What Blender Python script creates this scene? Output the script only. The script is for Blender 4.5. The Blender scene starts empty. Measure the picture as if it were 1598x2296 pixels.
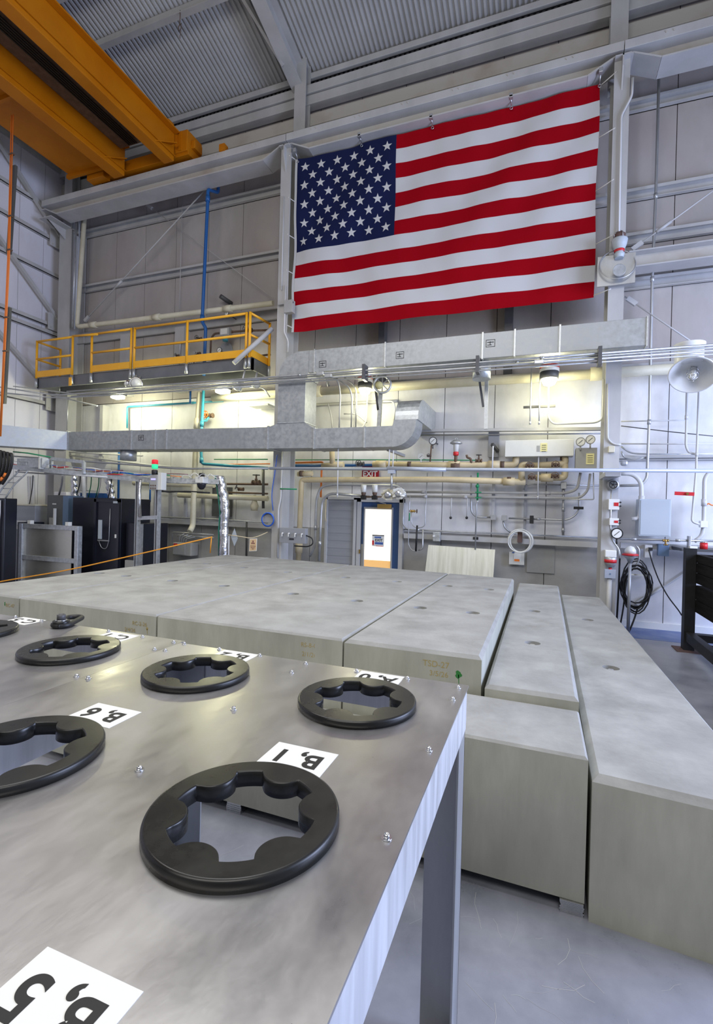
import bpy, bmesh, math, random
from mathutils import Vector, Matrix
random.seed(7)
S = bpy.context.scene
COL = S.collection

# ---------------------------------------------------------------- camera
H = 1.85                                   # lens height above the floor (m)
YAW, PITCH, ROLL, FPX = math.radians(-20.5066), math.radians(-0.21284), math.radians(1.51766), 1100.0
_cy, _sy = math.cos(YAW), math.sin(YAW)
FW = Vector((_sy * math.cos(PITCH), _cy * math.cos(PITCH), math.sin(PITCH)))
_r = Vector((_cy, -_sy, 0)); _u = _r.cross(FW)
RR = _r * math.cos(ROLL) + _u * math.sin(ROLL)
UU = -_r * math.sin(ROLL) + _u * math.cos(ROLL)
EYE = Vector((0, 0, H))
cam = bpy.data.cameras.new('camera'); cam_ob = bpy.data.objects.new('camera', cam); COL.objects.link(cam_ob)
cam.sensor_fit = 'HORIZONTAL'; cam.sensor_width = 36.0; cam.lens = 36.0 * FPX / 1598.0
cam.clip_start = 0.05; cam.clip_end = 200
cam_ob.matrix_world = Matrix(((RR.x, UU.x, -FW.x, 0), (RR.y, UU.y, -FW.y, 0), (RR.z, UU.z, -FW.z, H), (0, 0, 0, 1)))
S.camera = cam_ob

# ---------------------------------------------------------------- light and exposure
S.view_settings.view_transform = 'Standard'; S.view_settings.look = 'None'
S.view_settings.gamma = 1.0; S.view_settings.use_curve_mapping = False
S.view_settings.exposure = 0.0
S.cycles.use_denoising = True
S.cycles.max_bounces = 8; S.cycles.diffuse_bounces = 4; S.cycles.glossy_bounces = 4; S.cycles.transmission_bounces = 6
S.cycles.caustics_reflective = False; S.cycles.caustics_refractive = False
world = bpy.data.worlds.new('world'); S.world = world; world.use_nodes = True
bg = world.node_tree.nodes['Background']
bg.inputs[0].default_value = (0.86, 0.9, 1.0, 1); bg.inputs[1].default_value = 0.19

def area(name, loc, target, sx, sy, power, color, spread=180):
    l = bpy.data.lights.new(name, 'AREA'); l.shape = 'RECTANGLE'; l.size = sx; l.size_y = sy
    l.energy = power; l.color = color; l.spread = math.radians(spread)
    o = bpy.data.objects.new(name, l); COL.objects.link(o); o.location = loc
    o.rotation_euler = (Vector(target) - Vector(loc)).to_track_quat('-Z', 'Y').to_euler()
    return o
# rows of high-bay lamps hung under the roof in front of and above the photographer, then an added rear fill
area('high_bay_lamps', (-3.8, 3.2, 8.6), (-3.8, 3.4, 0), 7, 3, 250, (1.0, 0.99, 0.965), 135)
area('rear_fill', (-1.5, -3.0, 7.4), (-5.6, 7, 2.8), 8, 3, 460, (1.0, 0.97, 0.91))  # added fill from behind the camera, lifts the wall and block fronts
# the open roll-up door to the right: cool daylight
area('daylight_door', (7.2, 4.6, 3.4), (0, 4.6, 0.6), 5.4, 4.4, 1250, (0.58, 0.68, 1.0))

# ---------------------------------------------------------------- materials
M = {}
def mat(name, c1, c2=None, rough=0.6, metal=0.0, scale=3.0, stretch=(1, 1, 1), detail=6.0, lo=0.35, hi=0.65,
        bump=0.0, bscale=None, rvar=0.0, emit=None, estr=0.0, coat=0.0, spec=0.5, tint=None, tscale=0.6, tamt=0.5, aniso=0.0):
    m = bpy.data.materials.new(name); m.use_nodes = True; nt = m.node_tree; N = nt.nodes; Lk = nt.links
    b = N['Principled BSDF']
    b.inputs['Base Color'].default_value = (*c1, 1); b.inputs['Roughness'].default_value = rough
    b.inputs['Metallic'].default_value = metal; b.inputs['Coat Weight'].default_value = coat
    b.inputs['Specular IOR Level'].default_value = spec; b.inputs['Anisotropic'].default_value = aniso
    if emit: b.inputs['Emission Color'].default_value = (*emit, 1); b.inputs['Emission Strength'].default_value = estr
    if c2 or bump or rvar:
        tc = N.new('ShaderNodeTexCoord'); mp = N.new('ShaderNodeMapping'); mp.inputs['Scale'].default_value = stretch
        Lk.new(tc.outputs['Object'], mp.inputs['Vector'])
        nz = N.new('ShaderNodeTexNoise'); nz.inputs['Scale'].default_value = scale; nz.inputs['Detail'].default_value = detail
        nz.inputs['Roughness'].default_value = 0.62
        Lk.new(mp.outputs[0], nz.inputs['Vector'])
        if c2:
            r = N.new('ShaderNodeValToRGB'); r.color_ramp.elements[0].position = lo; r.color_ramp.elements[1].position = hi
            r.color_ramp.elements[0].color = (*c1, 1); r.color_ramp.elements[1].color = (*c2, 1)
            Lk.new(nz.outputs['Fac'], r.inputs['Fac']); out = r.outputs['Color']
            if tint:
                n2 = N.new('ShaderNodeTexNoise'); n2.inputs['Scale'].default_value = tscale; n2.inputs['Detail'].default_value = 4
                Lk.new(tc.outputs['Object'], n2.inputs['Vector'])
                r2 = N.new('ShaderNodeMapRange'); r2.inputs[1].default_value = 0.42; r2.inputs[2].default_value = 0.7
                r2.inputs[3].default_value = 0; r2.inputs[4].default_value = tamt
                Lk.new(n2.outputs['Fac'], r2.inputs[0])
                mx = N.new('ShaderNodeMix'); mx.data_type = 'RGBA'; mx.inputs['B'].default_value = (*tint, 1) if False else (0, 0, 0, 1)
                mx.inputs[7].default_value = (*tint, 1)
                Lk.new(r2.outputs[0], mx.inputs[0]); Lk.new(out, mx.inputs[6]); out = mx.outputs[2]
            Lk.new(out, b.inputs['Base Color'])
        if rvar:
            mr = N.new('ShaderNodeMapRange'); mr.inputs[3].default_value = rough - rvar; mr.inputs[4].default_value = rough + rvar
            mr.inputs[1].default_value = 0.3; mr.inputs[2].default_value = 0.7
            Lk.new(nz.outputs['Fac'], mr.inputs[0]); Lk.new(mr.outputs[0], b.inputs['Roughness'])
        if bump:
            n3 = N.new('ShaderNodeTexNoise'); n3.inputs['Scale'].default_value = bscale or scale * 6; n3.inputs['Detail'].default_value = 5
            Lk.new(mp.outputs[0], n3.inputs['Vector'])
            bp = N.new('ShaderNodeBump'); bp.inputs['Strength'].default_value = bump; bp.inputs['Distance'].default_value = 0.01
            Lk.new(n3.outputs['Fac'], bp.inputs['Height']); Lk.new(bp.outputs[0], b.inputs['Normal'])
    M[name] = m
    return m
mat('concrete', (0.25, 0.25, 0.235), (0.42, 0.42, 0.40), 0.8, scale=3.2, detail=13, lo=0.3, hi=0.7, bump=0.15, bscale=40, tint=(0.30, 0.30, 0.295), tscale=1.1, rvar=0.08)
mat('concrete_streaked', (0.35, 0.35, 0.29), (0.55, 0.55, 0.47), 0.85, scale=6, stretch=(1, 1, 0.22), detail=12, lo=0.22, hi=0.78, bump=0.2, bscale=25, tint=(0.30, 0.30, 0.26), tscale=1.5)
mat('floor_paint', (0.17, 0.18, 0.21), (0.36, 0.37, 0.42), 0.36, scale=2.2, detail=13, lo=0.3, hi=0.7, tint=(0.33, 0.34, 0.43), tscale=0.7, tamt=0.6, rvar=0.12, bump=0.05, bscale=30)
mat('scratch', (0.46, 0.46, 0.46), rough=0.7)
mat('wall_upper', (0.35, 0.33, 0.32), (0.44, 0.415, 0.405), 0.6, scale=1.2, stretch=(1, 1, 0.4), tint=(0.37, 0.31, 0.29), tscale=0.8, tamt=0.6)
mat('wall_low_shade', (0.34, 0.335, 0.32), (0.44, 0.435, 0.42), 0.55, scale=2.0, stretch=(0.6, 1, 1), tint=(0.28, 0.27, 0.26), tscale=1.6, tamt=0.6)
mat('wall_lower', (0.64, 0.64, 0.66), (0.82, 0.82, 0.84), 0.5, scale=1.6, stretch=(1, 1, 0.5), tint=(0.52, 0.52, 0.52), tscale=1.3, tamt=0.6)
mat('wall_side', (0.66, 0.65, 0.70), (0.75, 0.74, 0.80), 0.55, scale=1.0, stretch=(1, 1, 0.3))
mat('deck', (0.46, 0.46, 0.46), (0.54, 0.54, 0.54), 0.5, scale=1.0)
mat('steel_paint', (0.42, 0.42, 0.42), (0.53, 0.53, 0.53), 0.5, scale=1.5, stretch=(1, 1, 0.5), tint=(0.42, 0.39, 0.36), tamt=0.4)
mat('steel_rusty', (0.50, 0.48, 0.44), (0.40, 0.34, 0.29), 0.6, scale=1.2, lo=0.5, hi=0.75)
mat('galvanised', (0.46, 0.48, 0.49), (0.62, 0.64, 0.65), 0.45, 0.75, scale=18, detail=3, rvar=0.1)
mat('duct_metal', (0.32, 0.335, 0.345), (0.44, 0.455, 0.465), 0.5, 0.5, scale=14, detail=4, rvar=0.08, tint=(0.32, 0.335, 0.335), tscale=0.9)
mat('brushed_aluminium', (0.37, 0.365, 0.365), (0.53, 0.525, 0.52), 0.36, 0.85, scale=2.6, stretch=(1.6, 0.8, 1), detail=6, lo=0.25, hi=0.78, rvar=0.12, tint=(0.36, 0.345, 0.34), tscale=1.7, tamt=0.6, bump=0.05, bscale=24)
mat('apron_steel', (0.66, 0.67, 0.70), (0.80, 0.81, 0.84), 0.4, 0.45, scale=5, stretch=(6, 4, 0.3), rvar=0.1)
mat('bare_sheet', (0.52, 0.52, 0.44), (0.68, 0.68, 0.60), 0.4, 0.5, scale=6, stretch=(3, 1, 0.15), rvar=0.1)
mat('bright_steel', (0.72, 0.73, 0.75), (0.62, 0.63, 0.66), 0.28, 1.0, scale=6, stretch=(6, 1, 0.4), rvar=0.1)
mat('leg_steel', (0.40, 0.41, 0.42), (0.52, 0.53, 0.55), 0.42, 0.7, scale=3, stretch=(1, 1, 0.3), rvar=0.1)
mat('stainless', (0.62, 0.60, 0.52), (0.70, 0.68, 0.60), 0.34, 0.9, scale=2, rvar=0.06)
mat('black_plastic', (0.010, 0.010, 0.010), (0.016, 0.016, 0.015), 0.3, spec=0.4, scale=9, rvar=0.08)
mat('label_white', (0.78, 0.78, 0.745), rough=0.55)
mat('ink', (0.012, 0.012, 0.012), rough=0.6)
mat('crane_yellow', (0.43, 0.13, 0.001), (0.50, 0.16, 0.002), 0.5, spec=0.2, scale=1.5, tint=(0.5, 0.2, 0.01), tamt=0.35)
mat('rail_yellow', (0.85, 0.40, 0.015), (0.90, 0.46, 0.03), 0.4, scale=3)
mat('dark_steel', (0.06, 0.06, 0.065), (0.09, 0.09, 0.095), 0.5, scale=3)
mat('platform_grey', (0.12, 0.125, 0.14), (0.16, 0.165, 0.18), 0.5, scale=2)
mat('flag_red', (0.31, 0.001, 0.007), rough=0.85, spec=0.08)
mat('flag_white', (0.58, 0.58, 0.59), rough=0.85, spec=0.08)
mat('flag_blue', (0.011, 0.016, 0.062), rough=0.85, spec=0.08)
mat('rope_white', (0.75, 0.73, 0.68), rough=0.8)
mat('beige_pipe', (0.60, 0.50, 0.30), (0.70, 0.59, 0.38), 0.5, scale=4, tint=(0.45, 0.33, 0.2), tamt=0.35)
mat('cream_pipe', (0.60, 0.56, 0.42), (0.68, 0.64, 0.5), 0.5, scale=4)
mat('conduit', (0.42, 0.43, 0.44), (0.52, 0.53, 0.54), 0.38, 0.7, scale=8)
mat('white_conduit', (0.58, 0.58, 0.58), rough=0.4)
mat('blue_grey_pipe', (0.42, 0.46, 0.54), (0.48, 0.52, 0.60), 0.35, 0.2, scale=5)
mat('pipe_blue', (0.012, 0.10, 0.32), rough=0.4)
mat('pipe_teal', (0.05, 0.30, 0.42), rough=0.4)
mat('pipe_green', (0.012, 0.25, 0.10), rough=0.4)
mat('orange', (0.85, 0.22, 0.03), rough=0.5)
mat('orange_rope', (0.85, 0.35, 0.03), rough=0.7)
mat('red', (0.60, 0.02, 0.025), rough=0.4)
mat('white_paint', (0.80, 0.80, 0.78), rough=0.35)
mat('rack_black', (0.010, 0.011, 0.018), (0.014, 0.015, 0.024), 0.3, scale=2)
mat('cabinet_grey', (0.075, 0.078, 0.072), (0.10, 0.105, 0.10), 0.4, scale=2)
mat('cabinet_blue', (0.13, 0.20, 0.32), rough=0.4)
mat('box_grey', (0.33, 0.33, 0.32), (0.38, 0.38, 0.37), 0.5, scale=3)
mat('panel_bluegrey', (0.44, 0.49, 0.54), (0.47, 0.52, 0.57), 0.45, scale=1.5)
mat('panel_light', (0.66, 0.66, 0.62), (0.72, 0.72, 0.68), 0.4, scale=2)
mat('shutter_grey', (0.27, 0.28, 0.30), (0.31, 0.32, 0.34), 0.45, scale=1, stretch=(0.2, 1, 8))
mat('door_blue', (0.035, 0.085, 0.22), rough=0.45)
mat('brass', (0.55, 0.36, 0.12), rough=0.35, metal=0.9)
mat('rust_iron', (0.10, 0.065, 0.045), (0.16, 0.10, 0.07), 0.7, scale=10)
mat('bin_steel', (0.012, 0.012, 0.013), (0.02, 0.02, 0.021), 0.5, spec=0.3, scale=3)
mat('exit_red', (0.33, 0.004, 0.012), rough=0.5)
mat('wood_black', (0.007, 0.006, 0.005), (0.016, 0.014, 0.012), 0.85, spec=0.12, scale=3, stretch=(6, 0.4, 6), bump=0.3)
mat('paper_yellow', (0.78, 0.72, 0.36), rough=0.7)
mat('paper_tan', (0.70, 0.50, 0.28), rough=0.7)
mat('magenta_ink', (0.16, 0.02, 0.05), rough=0.7)
mat('cable_black', (0.012, 0.012, 0.013), rough=0.5)
mat('blue_hose', (0.01, 0.10, 0.55), rough=0.35)
mat('foil', (0.78, 0.78, 0.80), (0.6, 0.6, 0.62), 0.25, 1.0, scale=14, bump=0.9, bscale=26)
mat('clear_plastic', (0.70, 0.70, 0.66), rough=0.2, spec=0.6)
mat('green_ink', (0.03, 0.20, 0.04), rough=0.8)
mat('crayon', (0.42, 0.33, 0.13), rough=0.9)
mat('lamp_glow', (1, 1, 0.8), emit=(1.0, 0.97, 0.62), estr=20.0)
mat('door_glow', (1, 0.95, 0.85), emit=(1.0, 0.86, 0.62), estr=1.15)
mat('door_glow_low', (0.8, 0.5, 0.2), emit=(0.80, 0.42, 0.12), estr=0.55)
mat('led_red', (0.5, 0.01, 0.02), emit=(0.9, 0.02, 0.04), estr=0.5)
mat('led_green', (0.01, 0.4, 0.2), emit=(0.05, 0.9, 0.4), estr=0.7)
mat('led_violet', (0.3, 0.3, 0.7), emit=(0.5, 0.45, 1.0), estr=1.0)
mat('sticker_blue', (0.05, 0.12, 0.4), rough=0.6)
mat('sticker_dark', (0.04, 0.04, 0.05), rough=0.6)
mat('blue_floor_paint', (0.05, 0.11, 0.33), (0.16, 0.21, 0.38), 0.4, scale=3)
mat('rust_plate', (0.12, 0.07, 0.06), rough=0.8)
mat('sage_plate', (0.42, 0.46, 0.55), rough=0.45)
_gm = mat('glass', (0.9, 0.9, 0.9), rough=0.05); _gm.node_tree.nodes['Principled BSDF'].inputs['Transmission Weight'].default_value = 1.0

# ---------------------------------------------------------------- helpers
def at(px, py, ax, v):
    """Where the sight line through a point of the photograph meets the plane axis=v (metres)."""
    d = FW + RR * ((px - 799.0) / FPX) - UU * ((py - 1148.0) / FPX)
    return EYE + d * ((v - EYE[ax]) / d[ax])
def W(px, py, Y): return at(px, py, 1, Y)
def line(Y, *pts): return [W(x, y, Y) for x, y in pts]

class MB:
    def __init__(s): s.bm = bmesh.new(); s.mi = 0; s.mats = []
    def use(s, m):
        if m not in s.mats: s.mats.append(m)
        s.mi = s.mats.index(m); return s
    def f(s, vs, smooth=False):
        try: fc = s.bm.faces.new(vs)
        except ValueError: return None
        fc.material_index = s.mi; fc.smooth = smooth; return fc
    def v(s, p): return s.bm.verts.new(p)
    def box(s, x0, x1, y0, y1, z0, z1, ch=0.0, mx=None):
        if ch <= 0:
            P = [(x, y, z) for z in (z0, z1) for y in (y0, y1) for x in (x0, x1)]
            V = [s.v(mx @ Vector(p) if mx else p) for p in P]
            for q in ((0, 2, 3, 1), (4, 5, 7, 6), (0, 1, 5, 4), (2, 6, 7, 3), (0, 4, 6, 2), (1, 3, 7, 5)): s.f([V[i] for i in q])
        else:
            t = bmesh.new(); bmesh.ops.create_cube(t, size=1.0)
            for vv in t.verts: vv.co = ((x0 + x1) / 2 + vv.co.x * (x1 - x0), (y0 + y1) / 2 + vv.co.y * (y1 - y0), (z0 + z1) / 2 + vv.co.z * (z1 - z0))
            bmesh.ops.bevel(t, geom=t.edges[:], offset=ch, segments=2, profile=0.5, affect='EDGES')
            mp = {}
            for vv in t.verts: mp[vv] = s.v(mx @ vv.co if mx else vv.co)
            for ff in t.faces: s.f([mp[w] for w in ff.verts])
            t.free()
        return s
    def bar(s, a, b, w, h, up=(0, 0, 1)):
        a, b = Vector(a), Vector(b); d = (b - a).normalized(); up = Vector(up)
        sd = d.cross(up)
        if sd.length < 1e-5: sd = d.cross(Vector((0, 1, 0)))
        sd.normalize(); u = sd.cross(d)
        V = [s.v(p + sd * (i * w / 2) + u * (j * h / 2)) for p in (a, b) for i, j in ((-1, -1), (1, -1), (1, 1), (-1, 1))]
        for q in ((3, 2, 1, 0), (4, 5, 6, 7), (0, 1, 5, 4), (1, 2, 6, 5), (2, 3, 7, 6), (3, 0, 4, 7)): s.f([V[i] for i in q])
        return s
    def tube(s, pts, r, n=10, bend=0.0, cap=True, seg=5):
        P = [Vector(p) for p in pts]
        if bend > 0 and len(P) > 2:
            Q = [P[0]]
            for i in range(1, len(P) - 1):
                a, c, b = P[i - 1], P[i], P[i + 1]
                k = min(bend, (a - c).length * 0.48, (b - c).length * 0.48)
                p0 = c + (a - c).normalized() * k; p1 = c + (b - c).normalized() * k
                for j in range(seg + 1):
                    t = j / seg; Q.append(p0 * (1 - t) ** 2 + c * 2 * t * (1 - t) + p1 * t * t)
            Q.append(P[-1]); P = Q
        rings = []; nx = None
        for i, p in enumerate(P):
            d = (P[min(i + 1, len(P) - 1)] - P[max(i - 1, 0)])
            if d.length < 1e-9: d = Vector((0, 0, 1))
            d.normalize()
            if nx is None:
                nx = d.cross(Vector((0, 0, 1)))
                if nx.length < 0.05: nx = d.cross(Vector((0, 1, 0)))
            nx = (nx - d * nx.dot(d))
            if nx.length < 1e-6: nx = d.orthogonal()
            nx.normalize(); ny = d.cross(nx)
            rr = r[i] if isinstance(r, (list, tuple)) else r
            rings.append([s.v(p + (nx * math.cos(2 * math.pi * k / n) + ny * math.sin(2 * math.pi * k / n)) * rr) for k in range(n)])
        for A, B in zip(rings, rings[1:]):
            for k in range(n): s.f([A[k], A[(k + 1) % n], B[(k + 1) % n], B[k]], True)
        if cap: s.f(rings[0][::-1]); s.f(rings[-1])
        return s
    def cyl(s, a, b, r, n=16): return s.tube([a, b], r, n)
    def lathe(s, prof, org, axis=(0, 0, 1), n=24):
        ax = Vector(axis).normalized(); x = ax.orthogonal().normalized(); y = ax.cross(x); org = Vector(org); R = []
        for r, h in prof: R.append([s.v(org + ax * h + (x * math.cos(2 * math.pi * k / n) + y * math.sin(2 * math.pi * k / n)) * max(r, 1e-4)) for k in range(n)])
        for A, B in zip(R, R[1:]):
            for k in range(n): s.f([A[k], A[(k + 1) % n], B[(k + 1) % n], B[k]], True)
        s.f(R[0][::-1]); s.f(R[-1]); return s
    def torus(s, c, R, r, axis=(0, 0, 1), n=28, m=8):
        ax = Vector(axis).normalized(); x = ax.orthogonal().normalized(); y = ax.cross(x); c = Vector(c); G = []
        for i in range(n):
            d = x * math.cos(2 * math.pi * i / n) + y * math.sin(2 * math.pi * i / n)
            G.append([s.v(c + d * (R + r * math.cos(2 * math.pi * j / m)) + ax * r * math.sin(2 * math.pi * j / m)) for j in range(m)])
        for i in range(n):
            for j in range(m): s.f([G[i][j], G[(i + 1) % n][j], G[(i + 1) % n][(j + 1) % m], G[i][(j + 1) % m]], True)
        return s
    def sphere(s, c, r, n=14):
        return s.lathe([(r * math.sin(math.pi * i / 8), -r * math.cos(math.pi * i / 8)) for i in range(9)], c, n=n)
    def prism(s, poly, d):
        """closed polygon (3d points, one plane) pushed along vector d"""
        d = Vector(d); A = [s.v(p) for p in poly]; B = [s.v(Vector(p) + d) for p in poly]
        s.f(A[::-1]); s.f(B)
        for i in range(len(A)): s.f([A[i], A[(i + 1) % len(A)], B[(i + 1) % len(A)], B[i]])
        return s
    def build(s, name, m=None, parent=None, label=None, cat=None, group=None, kind=None):
        bmesh.ops.recalc_face_normals(s.bm, faces=s.bm.faces[:])
        me = bpy.data.meshes.new(name); 
        co = [vv.co for vv in s.bm.verts]
        lo = Vector([min(c[i] for c in co) for i in range(3)]); hi = Vector([max(c[i] for c in co) for i in range(3)])
        base = Vector(((lo.x + hi.x) / 2, (lo.y + hi.y) / 2, lo.z))
        for vv in s.bm.verts: vv.co -= base
        s.bm.to_mesh(me); s.bm.free()
        for k in ([m] if m else s.mats): me.materials.append(M[k])
        o = bpy.data.objects.new(name, me); COL.objects.link(o); o.location = base
        if parent:
            o.parent = parent; w = Vector((0, 0, 0)); q = parent
            while q: w += q.location; q = q.parent
            o.location = base - w
        return tag(o, label, cat, group, kind)
def tag(o, label=None, cat=None, group=None, kind=None):
    for k, x in (('label', label), ('category', cat), ('group', group), ('kind', kind)):
        if x: o[k] = x
    return o
def thing(name, label, cat, loc=(0, 0, 0), group=None):
    o = bpy.data.objects.new(name, None); COL.objects.link(o); o.location = loc; o.empty_display_size = 0.1
    return tag(o, label, cat, group)
def dup(root, loc, label=None, rotz=0.0):
    c = root.copy(); COL.objects.link(c); c.location = loc; c.rotation_euler = (0, 0, rotz)
    if label: c['label'] = label
    for k in [x for x in ALLKIDS(root)]:
        d = k.copy(); COL.objects.link(d); d.parent = c
        for g in ALLKIDS(k):
            e = g.copy(); COL.objects.link(e); e.parent = d
    return c
def ALLKIDS(o): return [x for x in COL.objects if x.parent == o]
def struct(mb, name, m=None, parent=None): return mb.build(name, m, parent, kind=None if parent else 'structure')
def bx(name, m, x0, x1, y0, y1, z0, z1, parent=None, ch=0.0, **k): return MB().box(x0, x1, y0, y1, z0, z1, ch).build(name, m, parent, **k)
def text(s, size, name, m, origin, right, up, parent=None, depth=0.0008, bold=0.0, align='CENTER'):
    cu = bpy.data.curves.new(name, 'FONT'); cu.body = s; cu.size = size; cu.extrude = depth; cu.offset = bold
    cu.align_x = align; cu.align_y = 'CENTER'
    t = bpy.data.objects.new(name, cu); COL.objects.link(t)
    bpy.context.view_layer.update()
    me = bpy.data.meshes.new_from_object(t.evaluated_get(bpy.context.evaluated_depsgraph_get()))
    bpy.data.objects.remove(t); bpy.data.curves.remove(cu)
    R = Vector(right).normalized(); U = Vector(up).normalized(); Nn = R.cross(U)
    mx = Matrix(((R.x, U.x, Nn.x, 0), (R.y, U.y, Nn.y, 0), (R.z, U.z, Nn.z, 0), (0, 0, 0, 1)))
    me.transform(mx); me.materials.clear(); me.materials.append(M[m])
    o = bpy.data.objects.new(name, me); COL.objects.link(o); o.location = origin
    if parent:
        o.parent = parent; w = Vector((0, 0, 0)); q = parent
        while q: w += q.location; q = q.parent
        o.location = Vector(origin) - w
    return o
def pipe(name, label, cat, pts, r, m='conduit', bend=0.12, group=None, parent=None, cps=(), n=10):
    """a pipe or conduit as one thing; cps = fractions of single legs that carry a coupling: (leg, t)"""
    o = MB().tube(pts, r, n, bend).build(name, m, parent, label, cat, group)
    for leg, t in cps:
        a, b = Vector(pts[leg]), Vector(pts[leg + 1]); p = a.lerp(b, t); d = (b - a).normalized()
        MB().cyl(p - d * r * 1.8, p + d * r * 1.8, r * 1.35, n).build('coupling', m, o)
    return o
def wheel(parent, c, R, axis, m='dark_steel', name='handwheel'):
    mb = MB().torus(c, R, R * 0.13, axis, 20, 6); ax = Vector(axis).normalized(); x = ax.orthogonal().normalized(); y = ax.cross(x); c = Vector(c)
    for k in range(5):
        d = x * math.cos(k * 1.2566) + y * math.sin(k * 1.2566); mb.bar(c, c + d * R, R * 0.16, R * 0.16, ax)
    mb.cyl(c - ax * R * 0.8, c + ax * R * 0.25, R * 0.16, 8)
    return mb.build(name, m, parent)
def gauge(label, c, R, case='dark_steel', axis=(0, -1, 0), name='pressure_gauge', group=None, back=0.40):
    c = Vector(c); ax = Vector(axis)
    t = thing(name, label, 'gauge', c, group)
    MB().lathe([(R * 0.9, 0), (R, R * 0.1), (R, R * 0.45), (R * 0.92, R * 0.5), (R * 0.88, R * 0.42)], c, ax).build('case', case, t)
    MB().lathe([(R * 0.80, R * 0.40), (R * 0.80, R * 0.44)], c, ax).build('dial', 'label_white', t)
    p = c + ax * R * 0.47
    MB().bar(p + Vector((-R * 0.45, 0, -R * 0.4)), p + Vector((R * 0.4, 0, R * 0.4)), R * 0.09, R * 0.03, (0, 1, 0)).build('needle', 'ink', t)
    MB().cyl(c + Vector((0, 0, -R * 0.95)) + ax * R * 0.25, c + Vector((0, 0, -R * 1.9)) + ax * R * 0.25, R * 0.16, 8).build('stem', case, t)
    MB().cyl(c - ax * back, c, R * 0.2, 8).build('mount', case, t)
    return t
# ================================================================ the setting
YW = 9.41; XL = -11.9                       # faces of the back wall and of the left wall
mb = MB(); mb.use('floor_paint').box(XL - .2, 9, -6, YW + .2, -0.15, 0); floor = struct(mb, 'floor')
# the painted blue strip along the foot of the back wall
mb = MB(); mb.box(1.25, 9, 8.55, YW - 0.02, 0, 0.002); struct(mb, 'trim_1', 'blue_floor_paint')
# scrapes on the floor
mb = MB()
for i in range(150):
    cx = random.choice([random.uniform(-.3, 1.3), random.uniform(-.3, 1.6), random.uniform(-1.6, .2), random.uniform(1.2, 2.6)]); cyy = random.uniform(.9, 2.3) if cx < 1.2 else random.uniform(2.6, 7)
    a = random.uniform(0, 3.14); l = random.uniform(.03, .22); w = random.uniform(.0004, .0013); px = Vector((cx, cyy, .0006))
    for k in range(3):
        q = px + Vector((math.cos(a), math.sin(a), 0)) * l / 3; a += random.uniform(-.5, .5)
        n = Vector((-math.sin(a), math.cos(a), 0)) * w
        mb.f([mb.v(px - n), mb.v(q - n), mb.v(q + n), mb.v(px + n)]); px = q
mb.build('floor_scrapes', 'scratch', floor)
# wall panels with open joints: upper sheets brown-grey, lower sheets painted light
mb = MB()
xs = [-12.0]
while xs[-1] < 9: xs.append(xs[-1] + 0.93)
for a, b in zip(xs, xs[1:]):
    zd = 1.46 if b < 1.2 else 0.0  # low shade left of the daylit bay, put into a darker wall colour
    if zd: mb.use('wall_low_shade').box(a + .006, b - .006, YW, YW + .06, 0.0, zd)
    mb.use('wall_lower').box(a + .006, b - .006, YW, YW + .06, zd, 4.36)
    mb.use('wall_upper').box(a + .006, b - .006, YW, YW + .06, 4.38, 12.2)
mb.use('dark_steel').box(-12.1, 9.1, YW + .05, YW + .12, 0, 12.2)
struct(mb, 'wall_back')
mb = MB(); ys = [YW]
while ys[-1] > -5: ys.append(ys[-1] - 0.62)
for a, b in zip(ys, ys[1:]): mb.use('wall_side').box(XL - .06, XL, b + .005, a - .005, 0, 11.2)
mb.use('dark_steel').box(XL - .12, XL - .05, -5.4, YW, 0, 11.2)
struct(mb, 'wall_left')
mb = MB(); mb.box(1.3, 9, YW - .03, YW, 0, .11); struct(mb, 'baseboard_back', 'white_paint')
# corrugated roof deck rising from the eave towards the camera
ROOF0, SLOPE = 11.03, 0.22
def roofz(y): return ROOF0 + SLOPE * (9.32 - y)
mb = MB(); pit = 0.10; x = XL - .1; prof = []
while x < 7.5:
    prof += [(x, 0), (x + pit * .40, 0), (x + pit * .5, .05), (x + pit * .9, .05)]; x += pit
for y0, y1 in ((9.34, 6.0), (6.0, 2.0), (2.0, -3.0)):
    A = [mb.v((px, y0, roofz(y0) + h)) for px, h in prof]; B = [mb.v((px, y1, roofz(y1) + h)) for px, h in prof]
    for i in range(len(A) - 1): mb.f([A[i], B[i], B[i + 1], A[i + 1]])
struct(mb, 'ceiling', 'deck')
# eave strip, eave struts and the girts of the back wall
def eave(n, y0, y1, z0, z1, m='steel_paint', x0=XL, x1=7.0, **k): mb = MB(); mb.box(x0, x1, y0, y1, z0, z1, .01); return struct(mb, n, m)
eave('trim_2', 9.22, 9.30, 10.85, 10.97)
mb = MB(); x = XL
while x < 7: mb.box(x, x + .05, 9.33, 9.36, 10.74, 11.04); x += .1
mb.box(XL, 7, 9.37, 9.39, 10.70, 11.06); struct(mb, 'trim_3', 'dark_steel')
eave('trim_4', 9.14, 9.36, 10.48, 10.66); eave('trim_5', 9.17, 9.36, 10.27, 10.46); eave('trim_6', 9.24, 9.38, 9.87, 10.12, 'steel_rusty')
n = 7
def girt(z, x0, x1, h=.17, d=.13, m='steel_paint'):
    """C-section wall rail: ledge on top, face, return lip"""
    global n
    mb = MB(); mb.box(x0, x1, YW - d, YW, z - .012, z); mb.box(x0, x1, YW - d, YW - d + .012, z - .05, z - .012); mb.box(x0, x1, YW - .02, YW, z - h, z); mb.box(x0, x1, YW - d * .7, YW, z - h, z - h + .012)
    struct(mb, 'trim_%d' % n, m); n += 1
for z in (8.84, 7.43): girt(z, XL + .5, -5.3)
girt(6.20, XL + .3, -5.3, .25)
for z in (8.86, 7.36, 6.62, 5.86): girt(z, 1.2, 7)
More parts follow.
